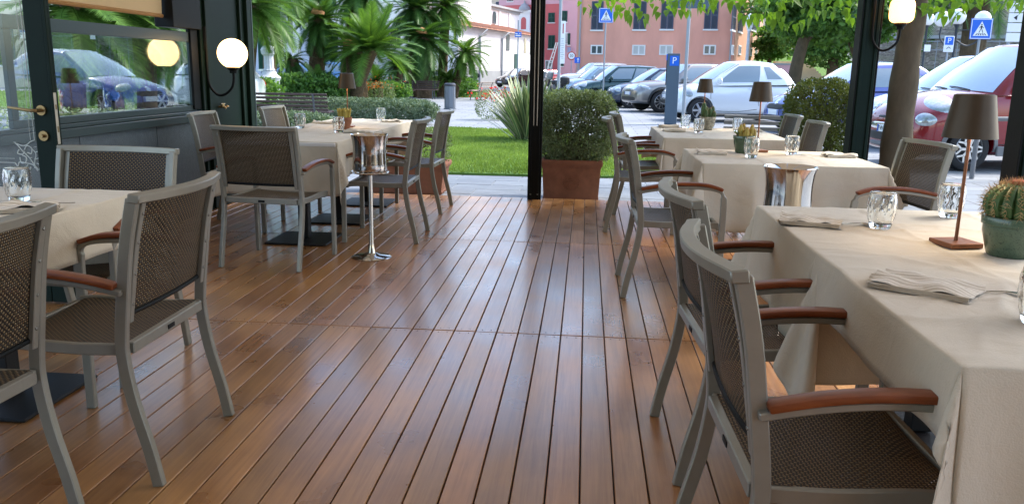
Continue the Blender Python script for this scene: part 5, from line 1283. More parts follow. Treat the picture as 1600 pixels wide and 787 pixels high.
park(dict(small, paint=carpaint('sky_blue_paint', (.2, .38, .6), .4)), 'sky blue car behind the stone pedestal at the left', 405, 40, 5, detail=0, group=GD)
park(dict(tall, paint=carpaint('mid_blue_paint', (.15, .3, .55), .4), plate='', clad=None, rails=0), 'mid blue car glimpsed between the shaggy palm trunks', 455, 45, 8, detail=0, group=GD)
park(dict(small, paint=carpaint('ice_blue_paint', (.4, .5, .62), .3)), 'ice blue car glimpsed left of the far benches', 612, 62, 10, detail=0, group=GD)
park(dict(tall, paint=carpaint('plum_paint', (.14, .08, .14), .4), plate='', clad=None, rails=0), 'plum coloured car seen through the glass of the open door at the left edge', -150, 15, 185, detail=0, group='cars beyond the sliding window')

park(iq, 'white small car with silver wheel seen through the right part of the sliding window', 252, 24, 5, detail=0, group='cars beyond the sliding window')

def scooter(px, Y, rz, label, colr, box=True):
    t = thing('scooter', label, 'scooter', gp(px, Y), rz, group='scooters parked in the square')
    for x in (-.62, .62):
        b = MB(); b.lathe([(.13, -.05), (.22, -.045), (.24, 0), (.22, .045), (.13, .05)], 20); b.v = [(p[0] + x, p[2], p[1] + .24) for p in b.v]; w = b.build('wheel', M['tyre'], t, smooth=True)
        b = MB(); b.lathe([(0, -.03), (.14, -.03), (.14, .03), (0, .03)], 14); b.v = [(p[0] + x, p[2], p[1] + .24) for p in b.v]; b.build('rim', M['rim'], w)
    b = MB(); b.tube(spline([(-.75, 0, .62), (-.45, 0, .58), (-.2, 0, .45), (-.05, 0, .3), (.25, 0, .28), (.36, 0, .5), (.45, 0, .85)], 4), [.1, .13, .15, .16, .16, .15, .14, .12, .11, .1, .1, .1, .1, .1, .11, .12, .12, .12, .12, .12, .13, .13, .12, .1, .08], 10); b.build('bodywork', M[colr], t, smooth=True)
    b = MB(); b.tube(spline([(-.72, 0, .76), (-.4, 0, .80), (-.05, 0, .76)], 4), [.08, .11, .12, .13, .13, .13, .12, .11, .07], 10); b.build('saddle', M['blackplastic'], t, smooth=True)
    b = MB(); b.tube([(.62, 0, .24), (.5, 0, .8), (.42, 0, 1.02)], .03, 8); b.tube([(.36, -.32, 1.05), (.44, -.1, 1.0), (.44, .1, 1.0), (.36, .32, 1.05)], .018, 8); b.build('fork_and_handlebar', M['blackplastic'], t, smooth=True)
    b = MB(); b.grid(lambda u, v: Vector((.5 - .12 * v + .05 * math.sin(PI * u), -.17 + .34 * u, 1.0 + .3 * v)), 6, 4); b.build('windshield', M['cglass'], t, smooth=True)
    if box: b = MB(); b.lathe([(0, .78), (.2, .8), (.24, .92), (.22, 1.08), (.12, 1.14), (0, 1.15)], 16); b.v = [(p[0] - .72, p[1], p[2]) for p in b.v]; b.build('top_box', M['blackplastic'], t, smooth=True)
scooter(733, 62, 2.6, 'dark scooter with round top box near the far benches', 'greyclad')
scooter(868, 38, 2.2, 'black scooter leaning just right of the black post', 'blackplastic')
scooter(858, 43, 2.4, 'dark scooter partly behind the poster pole', 'greyclad', False)
M['scred'] = carpaint('red_scooter_paint', (.4, .03, .03)); M['scblue'] = carpaint('blue_scooter_paint', (.03, .12, .4))
scooter(100, 19, 2.2, 'red scooter seen through the sliding window', 'scred'); scooter(170, 20, 2.2, 'blue scooter seen through the sliding window', 'scblue')
# ================================================================ buildings and far setting
M['salmon'] = mat('salmon_render', (.70, .33, .245), .85, var=.14, vscale=.5, stretch=(1, 1, .35), bump=.1, bscale=6)
M['salmon2'] = mat('ochre_render', (.54, .29, .18), .85, var=.14, vscale=.3)
M['pink'] = mat('pink_render', (.62, .36, .40), .85, var=.06, vscale=.3)
M['redr'] = mat('raspberry_render', (.55, .13, .13), .85, var=.08, vscale=.3)
M['cream'] = mat('cream_render', (.62, .55, .42), .85, var=.08, vscale=.3)
M['churchw'] = mat('church_white_render', (.78, .78, .78), .8, var=.04, vscale=.4)
M['plinth'] = mat('grey_plinth', (.34, .36, .37), .85, var=.12, vscale=.8)
M['rooftile'] = mat('terracotta_roof_tile', (.5, .27, .18), .8, var=.3, vscale=2.5, bump=.4)
M['shutgrey'] = mat('slate_shutter', (.075, .09, .13), .6)
M['shutgreen'] = mat('dark_green_shutter', (.015, .07, .055), .6)
M['wframe'] = mat('white_window_frame', (.72, .72, .7), .5)
M['wglass'] = mat('house_window_glass', (.08, .1, .11), .08, spec=.8)
M['curtain'] = mat('pale_curtain', (.5, .5, .48), .9)
M['steelpipe'] = mat('painted_pipe', (.3, .33, .36), .5, metal=.3)
def facade(name, label, px0, Y0, px1, Y1, ztop, depth, m, cat='building'):
    """a box building whose front runs between two sight lines; local x along the front, local -y outwards"""
    a = Vector(gp(px0, Y0)); c = Vector(gp(px1, Y1)); d = c - a; w = d.length; rz = math.atan2(d.y, d.x)
    t = thing(name, label, cat, a, rz); b = MB(); b.bx(0, w, 0, depth, -.2, ztop); b.build('wall', M[m], t)
    return t, w
def wx(t, w, px):       # local x on the front where the sight line px meets it
    R = Matrix.Rotation(-t.rotation_euler.z, 3, 'Z'); o = R @ (Vector((0, 0, 1.27)) - t.location); d = R @ (_CM @ Vector(((px - 800) / 1295.78, 0.22, -1)))
    k = -o.y / d.y; return o.x + d.x * k, k
def wz(t, px, py):
    R = Matrix.Rotation(-t.rotation_euler.z, 3, 'Z'); o = R @ (Vector((0, 0, 1.27)) - t.location); d = R @ (_CM @ Vector(((px - 800) / 1295.78, -(py - 393) / 1295.78, -1)))
    k = -o.y / d.y; return o.x + d.x * k, o.z + d.z * k
def shutter(t, x0, x1, z0, z1, m='shutgrey', leaves=2):
    b = MB(); b.bx(x0 - .05, x1 + .05, -.10, .02, z0 - .10, z0); b.build('sill', M['wframe'], t)
    for i in range(leaves):
        a = x0 + (x1 - x0) * i / leaves + .012; c = x0 + (x1 - x0) * (i + 1) / leaves - .012
        b = MB(); b.bx(a, a + .06, -.07, -.01, z0, z1); b.bx(c - .06, c, -.07, -.01, z0, z1)
        for z in (z0, z0 + (z1 - z0) * .5 - .03, z1 - .07): b.bx(a + .061, c - .061, -.068, -.012, z, z + .07)
        n = int((z1 - z0) / .07)
        for k in range(n): zz = z0 + (z1 - z0) * (k + .5) / n; b.box(((a + c) / 2, -.045, zz), (c - a - .12, .012, .062), rot=Matrix.Rotation(.6, 3, 'X'))
        b.bx(a + .06, c - .06, -.02, -.006, z0, z1); b.build('shutter', M[m], t)
def window(t, x0, x1, z0, z1, glass='wglass', sill=True):
    b = MB(); f = .09; b.bx(x0 - f, x1 + f, -.05, .02, z1, z1 + f); b.bx(x0 - f, x1 + f, -.08, .02, z0 - f, z0); b.bx(x0 - f, x0, -.05, .02, z0 + .001, z1 - .001); b.bx(x1, x1 + f, -.05, .02, z0 + .001, z1 - .001); m = (x0 + x1) / 2; b.bx(m - .05, m + .05, -.045, .02, z0 + .001, z1 - .001)
    o = b.build('window', M['wframe'], t); b = MB(); b.bx(x0, x1, -.012, -.004, z0, z1); b.build('pane', M[glass], o)
def box_win(t, l, kind, **k):
    for (pa, ya, pb, yb) in l:
        x0, z1 = wz(t, pa, ya); x1, z0 = wz(t, pb, yb); kind(t, x0, x1, z0, z1, **k)
# salmon house
t, w = facade('salmon_house', 'long salmon house with slate shutters behind the parked cars', 899, 62, 1143, 60, 13, 10, 'salmon', 'building')
box_win(t, [(925, 2, 942, 46.5), (991, 2, 1009, 46), (1034, 2, 1052, 45.5), (1102, 2, 1121, 45.5), (1165, 2, 1166, 3)][:4], shutter)
box_win(t, [(925, 72, 940, 83)], window); box_win(t, [(990, 72, 1006, 84), (1032.5, 72, 1049, 84)], window, glass='curtain'); box_win(t, [(1101.5, 72, 1116, 83.5)], window)
b = MB(); b.tube([(w - .2, -.1, 0), (w - .2, -.1, 12)], .06, 6); b.tube([(.25, -.1, 0), (.25, -.1, 12)], .06, 6); b.build('downpipe', M['steelpipe'], t)
b = MB(); b.bx(0, w, -.04, 0, 0, .55); b.build('plinth', M['plinth'], t)
t, w = facade('salmon_house_wing', 'side wing of the salmon house with narrow dark shutters', 1144, 60.2, 1186, 78, 13, 6, 'salmon2', 'building')
box_win(t, [(1144.5, 5, 1147.5, 48), (1156, 5, 1159, 51), (1172, 8, 1174.5, 47), (1178, 8, 1180.5, 49), (1183, 10, 1185, 50)], shutter, m='shutgrey', leaves=1)
box_win(t, [(1143.8, 72, 1145, 84), (1154, 72, 1156.5, 84), (1172, 76, 1174, 86), (1180, 77, 1182, 86)], window)
t, w = facade('beige_house', 'beige house with balcony between the salmon wing and the tree', 1186, 95, 1250, 95, 14, 8, 'cream', 'building')
box_win(t, [(1203, 5, 1212, 22), (1203, 55, 1212, 69), (1222, 40, 1232, 60)], shutter, m='shutgreen')
b = MB(); x0, z0 = wz(t, 1187, 70); x1, z1 = wz(t, 1204, 68); b.bx(x0, x1, -1.2, 0, z0 - .15, z0); b.build('balcony', M['plinth'], t)
b = MB()
for i in range(14): xx = x0 + (x1 - x0) * i / 13; b.bx(xx - .02, xx + .02, -1.18, -1.14, z0, z0 + 1)
b.bx(x0, x1, -1.19, -1.13, z0 + 1.0, z0 + 1.05); b.build('balcony_rail', M['steelpipe'], t)
t, w = facade('boundary_wall', 'low pink boundary wall left of the tree trunk', 1150, 54, 1234, 52, 1.95, .3, 'pink', 'wall')
b = MB(); b.bx(-.05, w + .05, -.06, .36, 1.951, 2.05); b.build('coping', M['plinth'], t)
# raspberry and pink houses
t, w = facade('raspberry_house', 'raspberry red house with green shutters beyond the church', 780, 100, 873, 96, 15, 8, 'redr', 'building')
b = MB(); x0, z0 = wz(t, 780, 9); b.bx(x0 + .0, w, -.05, 0, z0, 14.9); b.build('upper_wall', M['pink'], t)
box_win(t, [(793, 21, 802, 37), (857, 20, 867, 35), (857, 55, 867, 76), (793, -20, 802, 2)], shutter, m='shutgreen')
box_win(t, [(853, 95, 862, 112)], window)
x0, z0 = wz(t, 812, 49); x1, z1 = wz(t, 832, 12)
b = MB(); b.bx(x0, x1, -.5, -.06, z0, z1 - .6); b.bx(x0 - .15, x1 + .15, -.6, -.05, z1 - .599, z1 - .3); b.bx(x0 - .15, x1 + .15, -.6, -.05, z0 - .2, z0 - .001); n_ = b.build('shrine_niche', M['churchw'], t)
b = MB(); b.lathe([((x1 - x0) * .42, z1 - .3), ((x1 - x0) * .36, z1 + .05), ((x1 - x0) * .2, z1 + .35), (.1, z1 + .5), (0.12, z1 + .7), (0, z1 + .8)], 16, ((x0 + x1) / 2, -.35, 0)); b.build('dome', M['plinth'], n_, smooth=True)
b = MB(); m_ = (x0 + x1) / 2; b.prism([(m_ + .35 * math.cos(a), (z0 + z1) / 2 - .1 + .35 * math.sin(a)) for a in [PI * k / 8 for k in range(9)]] + [(m_ - .35, z0 + .2), (m_ + .35, z0 + .2)], .5, .52, Matrix(((1, 0, 0, 0), (0, 0, -1, 0), (0, 1, 0, 0), (0, 0, 0, 1)))); b.build('niche_opening', M['redr'], n_)
t, w = facade('pink_house', 'narrow pink house with laundry under its window', 871.5, 92, 900, 91, 15, 8, 'pink', 'building')
box_win(t, [(877, 17, 886.5, 34), (877, 52, 882, 70)], shutter, m='shutgreen'); box_win(t, [(883, 52, 886.5, 68)], window); box_win(t, [(887.5, 52, 891, 70)], shutter, m='shutgreen', leaves=1); box_win(t, [(874, 90, 881, 103)], shutter, m='shutgreen')
M['laundry'] = mat('laundry', (.3, .35, .5), .9); b = MB()
for (pa, ya, pb, yb) in ((877, 72, 881, 82), (882, 70, 886, 77), (890, 74, 895, 82)):
    x0, z1 = wz(t, pa, ya); x1, z0 = wz(t, pb, yb); b.grid(lambda u, v: Vector((x0 + (x1 - x0) * u, -.5 + .05 * math.sin(u * 9), z0 + (z1 - z0) * v)), 6, 3)
b.build('laundry', M['laundry'], t)
# church
t, w = facade('church', 'long white church with grey plinth and terracotta roof beyond the palms', 716, 66, 838, 86, 4.72, 5, 'churchw', 'church')
b = MB(); b.bx(-.05, w, -.06, 0, -.1, 1.32); b.build('plinth', M['plinth'], t)
b = MB(); vs = [(-.5, -.45, 4.70), (w, -.45, 4.70), (w, 3, 5.5), (-.5, 3, 5.5), (-.5, -.45, 4.78), (w, -.45, 4.78), (w, 3, 5.58), (-.5, 3, 5.58)]
b.add(vs, [(0, 1, 2, 3), (4, 7, 6, 5), (0, 4, 5, 1), (1, 5, 6, 2), (2, 6, 7, 3), (3, 7, 4, 0)]); rf = b.build('roof', M['rooftile'], t)
b = MB()
for i in range(int(w / .3)): b.tube([(i * .3, -.45, 4.8), (i * .3, 2.98, 5.6)], .05, 5, caps=False)
props(b.build('roof_tile', M['rooftile'], rf), kind='stuff')
b = MB(); b.bx(-.5, w + 3, 3.0, 14, 4.6, 7.25); b.build('nave_wall', M['churchw'], t)
b = MB(); b.bx(-.8, w + 3.3, 2.6, 14.2, 7.251, 7.45); b.bx(-.6, w + 3, 2.85, 2.99, 7.0, 7.25); b.build('nave_cornice', M['plinth'], t)
b = MB()
for i in range(8): x = -.4 + i * (w + 3) / 8; b.bx(x, x + .5, 2.88, 2.998, 5.6, 6.99)
b.build('pilaster', M['churchw'], t)
for i in range(6):
    x = 2.2 + i * (w - 1) / 7; xx = x - .1; b = MB(); pz = [(xx + .45 * math.cos(a), 6.4 + .45 * math.sin(a)) for a in [PI * k / 8 for k in range(9)]] + [(xx - .45, 5.72), (xx + .45, 5.72)]
    b.prism(pz, -2.97, -2.9, Matrix(((1, 0, 0, 0), (0, 0, -1, 0), (0, 1, 0, 0), (0, 0, 0, 1)))); b.build('arched_window', M['wglass'], t)
for px in (748, 783):
    x, z = wz(t, px, 60); b = MB(); b.tube([(x + .8, -.45, 4.65), (x, -.12, 4.1), (x, -.12, 0)], .09, 6); b.build('downpipe', M['steelpipe'], t)
for (pa, ya, pb, yb) in ((791, 54, 795.5, 79), (818.5, 60, 821.5, 83), (828, 62, 830, 85)):
    x0, z1 = wz(t, pa, ya); x1, z0 = wz(t, pb, yb); b = MB(); b.bx(x0, x1, -.05, .0, z0, z1); b.build('slit_window', M['wglass'], t)
x0, z1 = wz(t, 803.5, 84); x1, z0 = wz(t, 808, 118); b = MB(); b.bx(x0, x1, -.07, .0, 0.1, z1); b.build('side_door', M['shutgreen'], t)
t, w = facade('white_house', 'tall pale church front with pilasters rising behind the palms', 330, 78, 716, 72, 16, 8, 'churchw', 'building')
M['paleblue'] = mat('pale_blue_render', (.55, .62, .72), .85)
b = MB()
for px in (600, 640, 680, 560, 480, 400): x, _ = wz(t, px, 60); b.bx(x - .5, x + .5, -.25, 0, 0, 15.9)
b.build('pilaster', M['paleblue'], t)
b = MB(); b.bx(0, w, -.08, 0, -.1, 1.4); b.build('plinth', M['plinth'], t)
for px in (450, 520, 620, 660): x, z = wz(t, px, 60); window(t, x - .6, x + .6, 3.4, 6.2)
t, w = facade('yellow_house', 'pale yellow building behind the church roof', 735, 110, 790, 108, 18, 8, 'cream', 'building')
box_win(t, [(757, -25, 765, 8), (775, 3, 782, 10)], shutter, m='shutgrey')
# far backdrop so that no bare horizon shows between the houses
t, w = facade('apartment_house', 'ochre apartment house far behind, glimpsed through the trees', 1240, 130, 1420, 128, 16, 10, 'cream', 'building')
box_win(t, [(1260 + 24 * i, 20, 1269 + 24 * i, 40) for i in range(6)] + [(1260 + 24 * i, 60, 1269 + 24 * i, 78) for i in range(6)], shutter, m='shutgreen')
t, w = facade('left_house', 'cream house beyond the garden, seen through the sliding window', -420, 40, 340, 46, 14, 8, 'cream', 'building')
for i in range(9):
    for z in (1.2, 4.6, 8.0): shutter(t, 2.5 + i * 3.4, 3.5 + i * 3.4, z, z + 1.9, m='shutgreen')
# stone terrace wall, steps and bank at the right
def stonewall():
    m = mat('rubble_stone_wall', (.28, .25, .21), .9); t = m.node_tree; N = t.nodes; L = t.links; b = N['Principled BSDF']; tc = N.new('ShaderNodeTexCoord')
    mp = N.new('ShaderNodeMapping'); mp.inputs['Scale'].default_value = (1.6, 1.6, 2.8); L.new(tc.outputs['Object'], mp.inputs[0])
    v = N.new('ShaderNodeTexVoronoi'); L.new(mp.outputs[0], v.inputs[0]); r = N.new('ShaderNodeValToRGB'); r.color_ramp.elements[0].color = (.16, .14, .12, 1); r.color_ramp.elements[1].color = (.42, .38, .33, 1)
    s = N.new('ShaderNodeSeparateColor'); L.new(v.outputs['Color'], s.inputs[0]); L.new(s.outputs[0], r.inputs[0])
    n = N.new('ShaderNodeTexNoise'); n.inputs['Scale'].default_value = .4; L.new(tc.outputs['Object'], n.inputs[0]); mx = N.new('ShaderNodeMix'); mx.data_type = 'RGBA'; mx.inputs[7].default_value = (.09, .14, .05, 1)
    q = N.new('ShaderNodeMapRange'); q.inputs[1].default_value = .5; q.inputs[2].default_value = .62; q.inputs[4].default_value = .8; L.new(n.outputs[0], q.inputs[0]); L.new(q.outputs[0], mx.inputs[0]); L.new(r.outputs[0], mx.inputs[6]); L.new(mx.outputs[2], b.inputs['Base Color'])
    return m
M['rubble'] = stonewall()
t, w = facade('terrace_wall', 'tall rubble stone terrace wall with ivy at the upper right', 1368, 56, 2500, 44, 7.5, 2, 'rubble', 'wall')
rnd = random.Random(9); b = MB(); b.lathe([(0, -.03), (.28, -.02), (.3, .02), (.2, .07), (0, .09)], 8, rf=lambda a, z, j: 1 + .18 * math.sin(a * 2 + .5)); 
sm = []
for k in range(3):
    b = MB(); b.lathe([(0, -.12), (.20, -.10), (.22, .0), (0, .06)], 7, rf=lambda a, z, j, k=k: 1 + .2 * math.sin(a * (2 + k) + k)); b.v = [(p[0] * 1.4, -p[2], p[1]) for p in b.v]; sm.append(b.mesh('stone', M['rubble']))
for i in range(280): shared('stone', rnd.choice(sm), t, (rnd.uniform(0, 11), -.02, rnd.uniform(1.4, 6.6)), s=rnd.uniform(.6, 1.5))
b = MB(); b.bx(0, w, -.25, 0, 3.7, 3.9); b.build('string_course', M['plinth'], t)
b = MB(); x0, z0 = 0, 3.0
for i in range(int(w / 1.1)): b.bx(i * 1.1, i * 1.1 + .04, -.6, -.56, 0, 3.6)
for z in (3.5, 3.0): b.bx(0, w, -.61, -.55, z, z + .05)
b.build('railing', M['steelpipe'], t)
rs = np.random.RandomState(44); C = np.stack([rs.uniform(0, w, 14000), rs.uniform(-.5, .0, 14000), rs.uniform(0, 7.6, 14000)], 1); k = np.array([mnoise.noise(Vector((c_[0] * .35, 3, c_[2] * .5))) > .05 for c_ in C]); leaf_cloud('ivy', C[k], .2, M['farleaf'], t, rs, aspect=.8)
t = thing('stone_steps', 'pale stone steps climbing the bank between the two big trees', 'steps', gp(1287, 60), .1)
for i in range(14):
    b = MB(); b.bx(-1.3, 1.3, i * .5, i * .5 + .62, -.1, .17 * (i + 1)); b.build('step', M['cream'], t)
bk = MB(); a = Vector(gp(1150, 62)); c = Vector(gp(1420, 60)); bk.grid(lambda u, v: Vector((a.x + (c.x - a.x) * u, 61.5 + v * 16, G + 3.6 * v + .3 * mnoise.noise(Vector((u * 6, v * 3, 0))))), 24, 8)
o = bk.build('grass_bank', M['turf'], smooth=True); props(o, kind='structure')
# palm trunks on the right
for px, r, lab, sd in ((1408, .36, 'thick pruned palm trunk left of the lamp post cluster', 1), (1512, .44, 'thick pruned palm trunk behind the cluster of globe lamps', 2)):
    t = thing('date_palm', lab, 'palm', gp(px, 36), group='date palms in front of the stone wall'); trunk_mesh([(0, 0, -.05), (.05, 0, 2.5), (0, 0, 5.2)], r, sd).build('trunk', M['treebark'], t)
    for i in range(26):
        o = shared('frond', FR['A'][(1, 3, 2)[i % 3]], t, (0, 0, 5.3), s=3.0); o.rotation_euler = (Matrix.Rotation(i * 2.4, 3, 'Z') @ Matrix.Rotation(-(-.5 + 1.6 * i / 26), 3, 'Y')).to_euler()
# globe street lamps
M['opal'] = mat('opal_globe', (.82, .84, .86), .25, coat=.5); M['lamppost'] = mat('dark_lamp_post', (.04, .05, .06), .5, metal=.4)
def street_lamp(px, py, Y, globes, label, r=.2):
    p = at(px, py, Y); t = thing('street_lamp', label, 'lamp', (p.x, Y, G), group='street lamps with opal globes'); H = p.z - G
    b = MB(); b.lathe([(.14, 0), (.12, .3), (.06, .4), (.05, 1.2), (.065, 1.25), (.04, 1.3), (.035, H - .25), (.05, H - .22), (0, H - .2)], 12); b.build('post', M['lamppost'], t, smooth=True)
    for gx, gz in globes:
        if gx: b = MB(); b.tube(spline([(0, 0, H - .6), (gx * .5, 0, H - .75), (gx, 0, H - .5 + gz), (gx, 0, H - .2 + gz)], 5), .022, 6); b.tube([(0, 0, H - .35), (gx * .9, 0, H - .33)], .012, 5); b.build('arm', M['lamppost'], t, smooth=True)
        else: b = MB(); b.lathe([(.035, H - .3), (.07, H - .2), (0, H - .18)], 10); b.build('arm', M['lamppost'], t)
        b = MB(); b.lathe([(r * math.sin(a), -r * math.cos(a)) for a in [i * PI / 14 for i in range(15)]], 24, (gx, 0, H + gz)); b.build('globe', M['opal'], t, smooth=True)
street_lamp(1497, 26, 24, [(0, 0), (-.40, -.06), (.64, -.05)], 'cast iron lamp post carrying a cluster of three white globes at the upper right', .205)
street_lamp(1450, 30, 30, [(0, 0)], 'single white globe lamp on a thin post right of the tree trunk', .21)
t = thing('street_lamp', 'pale tall street lamp with small lantern in front of the salmon wing', 'lamp', gp(1165, 46), group='street lamps with opal globes'); b = MB(); b.lathe([(.2, 0), (.18, .8), (.09, 1.0), (.075, 3.6), (0, 3.6)], 12); b.build('post', M['marble'], t, smooth=True)
b = MB(); b.lathe([(.1, 3.6), (.2, 3.9), (.22, 4.2), (.1, 4.4), (0, 4.5)], 8); b.build('lantern', M['opal'], t)

# ---------------------------------------------------------------- signs, meter, poles
def crossing(px, py, Y, w, label, rz=0., zt=None):
    p = at(px, py, Y); t = thing('crossing_sign', label, 'sign', (p.x, Y, p.z), rz, group='blue pedestrian crossing signs')
    b = MB(); b.box((0, 0, 0), (w, .02, w)); b.build('board', M['signblue'], t, bev=.004)
    b = MB(); e = w * .46
    for x0, z0, x1, z1 in ((-e, e, e, e), (-e, -e, e, -e), (-e, -e, -e, e), (e, -e, e, e)): b.bar((x0, -.012, z0), (x1, -.012, z1), .004, w * .03) if x0 != x1 else b.bar((x0, -.012, z0), (x1, -.012, z1), w * .03, .004)
    b.build('border', M['signwhite'], t)
    R = Matrix(((1, 0, 0, 0), (0, 0, -1, 0), (0, 1, 0, 0), (0, 0, 0, 1)))
    b = MB(); b.prism([(-w * .36, -w * .34), (w * .36, -w * .34), (0, w * .36)], .0115, .0135, R); b.build('triangle', M['signwhite'], t)
    b = MB(); f = lambda pts: b.prism([(x * w, z * w) for x, z in pts], .014, .0155, R)
    f([(.035 * math.cos(a), .20 + .035 * math.sin(a)) for a in [k * PI / 4 for k in range(8)]])
    f([(-.035, .15), (.035, .15), (.025, .0), (-.03, .0)]); f([(-.03, .01), (.0, .01), (-.07, -.18), (-.105, -.18)]); f([(.0, .01), (.03, .01), (.10, -.18), (.065, -.18)])
    f([(.03, .14), (.11, .04), (.09, .02), (.02, .1)]); f([(-.03, .14), (-.10, .05), (-.085, .03), (-.02, .1)])
    for k in range(5):
        x = -.26 + k * .12; f([(x, -.31), (x + .05, -.31), (x + .05 - (x + .02) * .35, -.22), (x - (x + .02) * .35, -.22)])
    b.build('walking_figure', M['ink'], t)
    H = p.z - G; b = MB(); b.tube([(0, .035, -H), (0, .035, (zt or 0) + w * .3)], .03, 8); b.build('pole', M['steelpipe'], t, smooth=True)
    return t
crossing(947, 24, 34, .56, 'blue crossing sign on a grey pole in front of the salmon house')
crossing(1533, 45, 20.5, .46, 'blue crossing sign above the red car at the upper right', -.08)
def textat(t, s, x, z, size, m='signwhite', y=-.013, parent=None): return shared('lettering', textmesh(s, size, M[m], .001), parent or t, (x, y, z), (PI / 2, 0, 0))
p = at(1483, 65, 23); t = thing('parking_sign', 'small white and blue parking sign behind the red car', 'sign', (p.x, 23, p.z))
b = MB(); b.box((0, 0, -.06), (.24, .02, .40)); b.build('board', M['signwhite'], t, bev=.003)
b = MB(); b.box((0, -.0115, .02), (.20, .003, .2)); b.build('blue_field', M['signblue'], t); textat(t, 'P', 0, .02, .19, y=-.014)
b = MB(); b.tube([(-.05, -.013, -.18), (0, -.013, -.13), (.05, -.013, -.17)], .008, 5); b.build('mark', M['ink'], t); b = MB(); b.tube([(0, .03, -(p.z - G)), (0, .03, .15)], .025, 8); b.build('pole', M['steelpipe'], t)
p = at(1340 + 22, 73, 30); t = thing('small_sign', 'small white plate on the thin post right of the tree trunk', 'sign', (at(1449, 75, 29.8).x, 29.8, at(1449, 75, 29.8).z)); b = MB(); b.box((0, 0, 0), (.2, .02, .22)); b.build('board', M['signwhite'], t)
# parking meter
M['meterg'] = mat('slate_grey_meter', (.075, .11, .15), .45, metal=.2)
t = thing('parking_meter', 'tall slate grey parking meter with blue P panel in front of the white car', 'parking meter', gp(1052, 23.2), -.12)
b = MB(); b.bx(-.175, .155, -.15, .15, 0, 1.88); b.build('housing', M['meterg'], t, bev=.008)
b = MB(); b.bx(-.20, -.176, -.13, .13, 1.05, 1.80); b.build('keypad_panel', M['blackplastic'], t); b = MB(); b.bx(-.205, -.178, -.15, .05, 1.70, 1.86); b.build('blue_light', M['signblue'], t)
b = MB(); b.bx(-.11, .13, -.158, -.151, 1.56, 1.82); b.build('blue_panel', M['signblue'], t); textat(t, 'P', .01, 1.69, .24, y=-.160)
def pole(px, Y, label, z1, r=.035, name='sign_pole'):
    t = thing(name, label, 'pole', gp(px, Y)); b = MB(); b.tube([(0, 0, 0), (0, 0, z1)], r, 10); b.build('shaft', M['steelpipe'], t, smooth=True); return t
t = pole(1071, 22.2, 'thin grey sign pole right of the parking meter with a dark double plate', 4.2, .045)
p = at(1069, 3, 22.2); b = MB()
for x in (-.27, .27): b.box((x - .02, -.06, p.z - G), (.5, .02, .32))
b.build('plate', M['meterg'], t); b = MB(); b.box((.26, -.073, p.z - G), (.06, .003, .12)); b.build('mark', M['signwhite'], t)
t = pole(873, 27, 'grey pole with a tall white notice just right of the black post', 4.2, .05)
p = at(876, 66, 26.9); b = MB(); b.box((.10, -.06, p.z - G), (.15, .015, 1.3)); nb = b.build('notice', M['signwhite'], t)
b = MB(); b.box((.10, -.07, p.z - G + .42), (.035, .003, .30)); b.build('red_mark', M['scred'], nb)
for k in range(12): b = MB(); b.box((.09 + .01 * math.sin(k * 3), -.07, p.z - G + .12 - k * .055), (.09 + .02 * math.sin(k * 5), .002, .012)); b.build('text_line', M['steelpipe'], nb)
t = pole(808.5, 46, 'thin pole carrying the blue street name sign beside the church', 4.0, .04)
p = at(808.5, 54, 46); b = MB(); b.box((0, -.05, p.z - G), (.36, .03, .28)); sb = b.build('name_board', M['signblue'], t, bev=.01); b = MB()
for dx, dz, ww in ((-.09, .05, .14), (.09, .06, .08), (0, -.05, .28)): b.box((dx, -.067, p.z - G + dz), (ww, .003, .05 if dz > 0 else .07))
b.build('blurred_lettering', M['signwhite'], sb)
p = at(893, 87, 60); t = thing('speed_sign', 'round white sign with red rim reading 30 on the pink house corner', 'sign', (p.x, 60, p.z)); b = MB(); b.lathe([(0, 0), (.3, 0), (.3, .02), (0, .02)], 24); b.v = [(q[0], q[2], q[1]) for q in b.v]; b.build('board', M['scred'], t)
b = MB(); b.lathe([(0, 0), (.23, 0), (.23, .02), (0, .02)], 24); b.v = [(q[0], q[2] - .006, q[1]) for q in b.v]; b.build('white_field', M['signwhite'], t); textat(t, '30', 0, 0, .26, 'ink', -.008); b = MB(); b.tube([(0, .05, -(p.z - G)), (0, .05, .2)], .03, 6); b.build('pole', M['steelpipe'], t)
p = at(902, 94, 58); t = thing('arrow_sign', 'blue square sign with white arrow in front of the salmon house', 'sign', (p.x, 58, p.z)); b = MB(); b.box((0, 0, 0), (.38, .02, .38)); b.build('board', M['signblue'], t)
b = MB(); b.box((.05, -.012, -.03), (.04, .003, .2)); b.prism([(-.04, .05), (.14, .05), (.05, .15)], .0105, .0135, Matrix(((1, 0, 0, 0), (0, 0, -1, 0), (0, 1, 0, 0), (0, 0, 0, 1)))); b.build('arrow', M['signwhite'], t); b = MB(); b.tube([(0, .03, -(p.z - G)), (0, .03, .15)], .03, 6); b.build('pole', M['steelpipe'], t)
# direction boards at the right edge
p = at(1583, 30, 18); t = thing('direction_sign', 'stack of white direction boards beside the dark green post at the right edge', 'sign', (p.x, 18, G))
b = MB(); b.tube([(-.02, .03, 0), (-.02, .03, p.z + .45)], .03, 8); b.build('pole', M['steelpipe'], t)
for k in range(4):
    b = MB(); b.box((.12, 0, p.z - G + .22 - k * .19), (.42, .02, .17)); bb = b.build('board', M['signwhite'], t, bev=.004)
    if k < 2: b = MB(); z = p.z - G + .22 - k * .19; b.prism([(-.0, z), (.07, z + .05), (.07, z - .05)], .0105, .013, Matrix(((1, 0, 0, 0), (0, 0, -1, 0), (0, 1, 0, 0), (0, 0, 0, 1)))); b.build('arrow', M['ink'], bb)
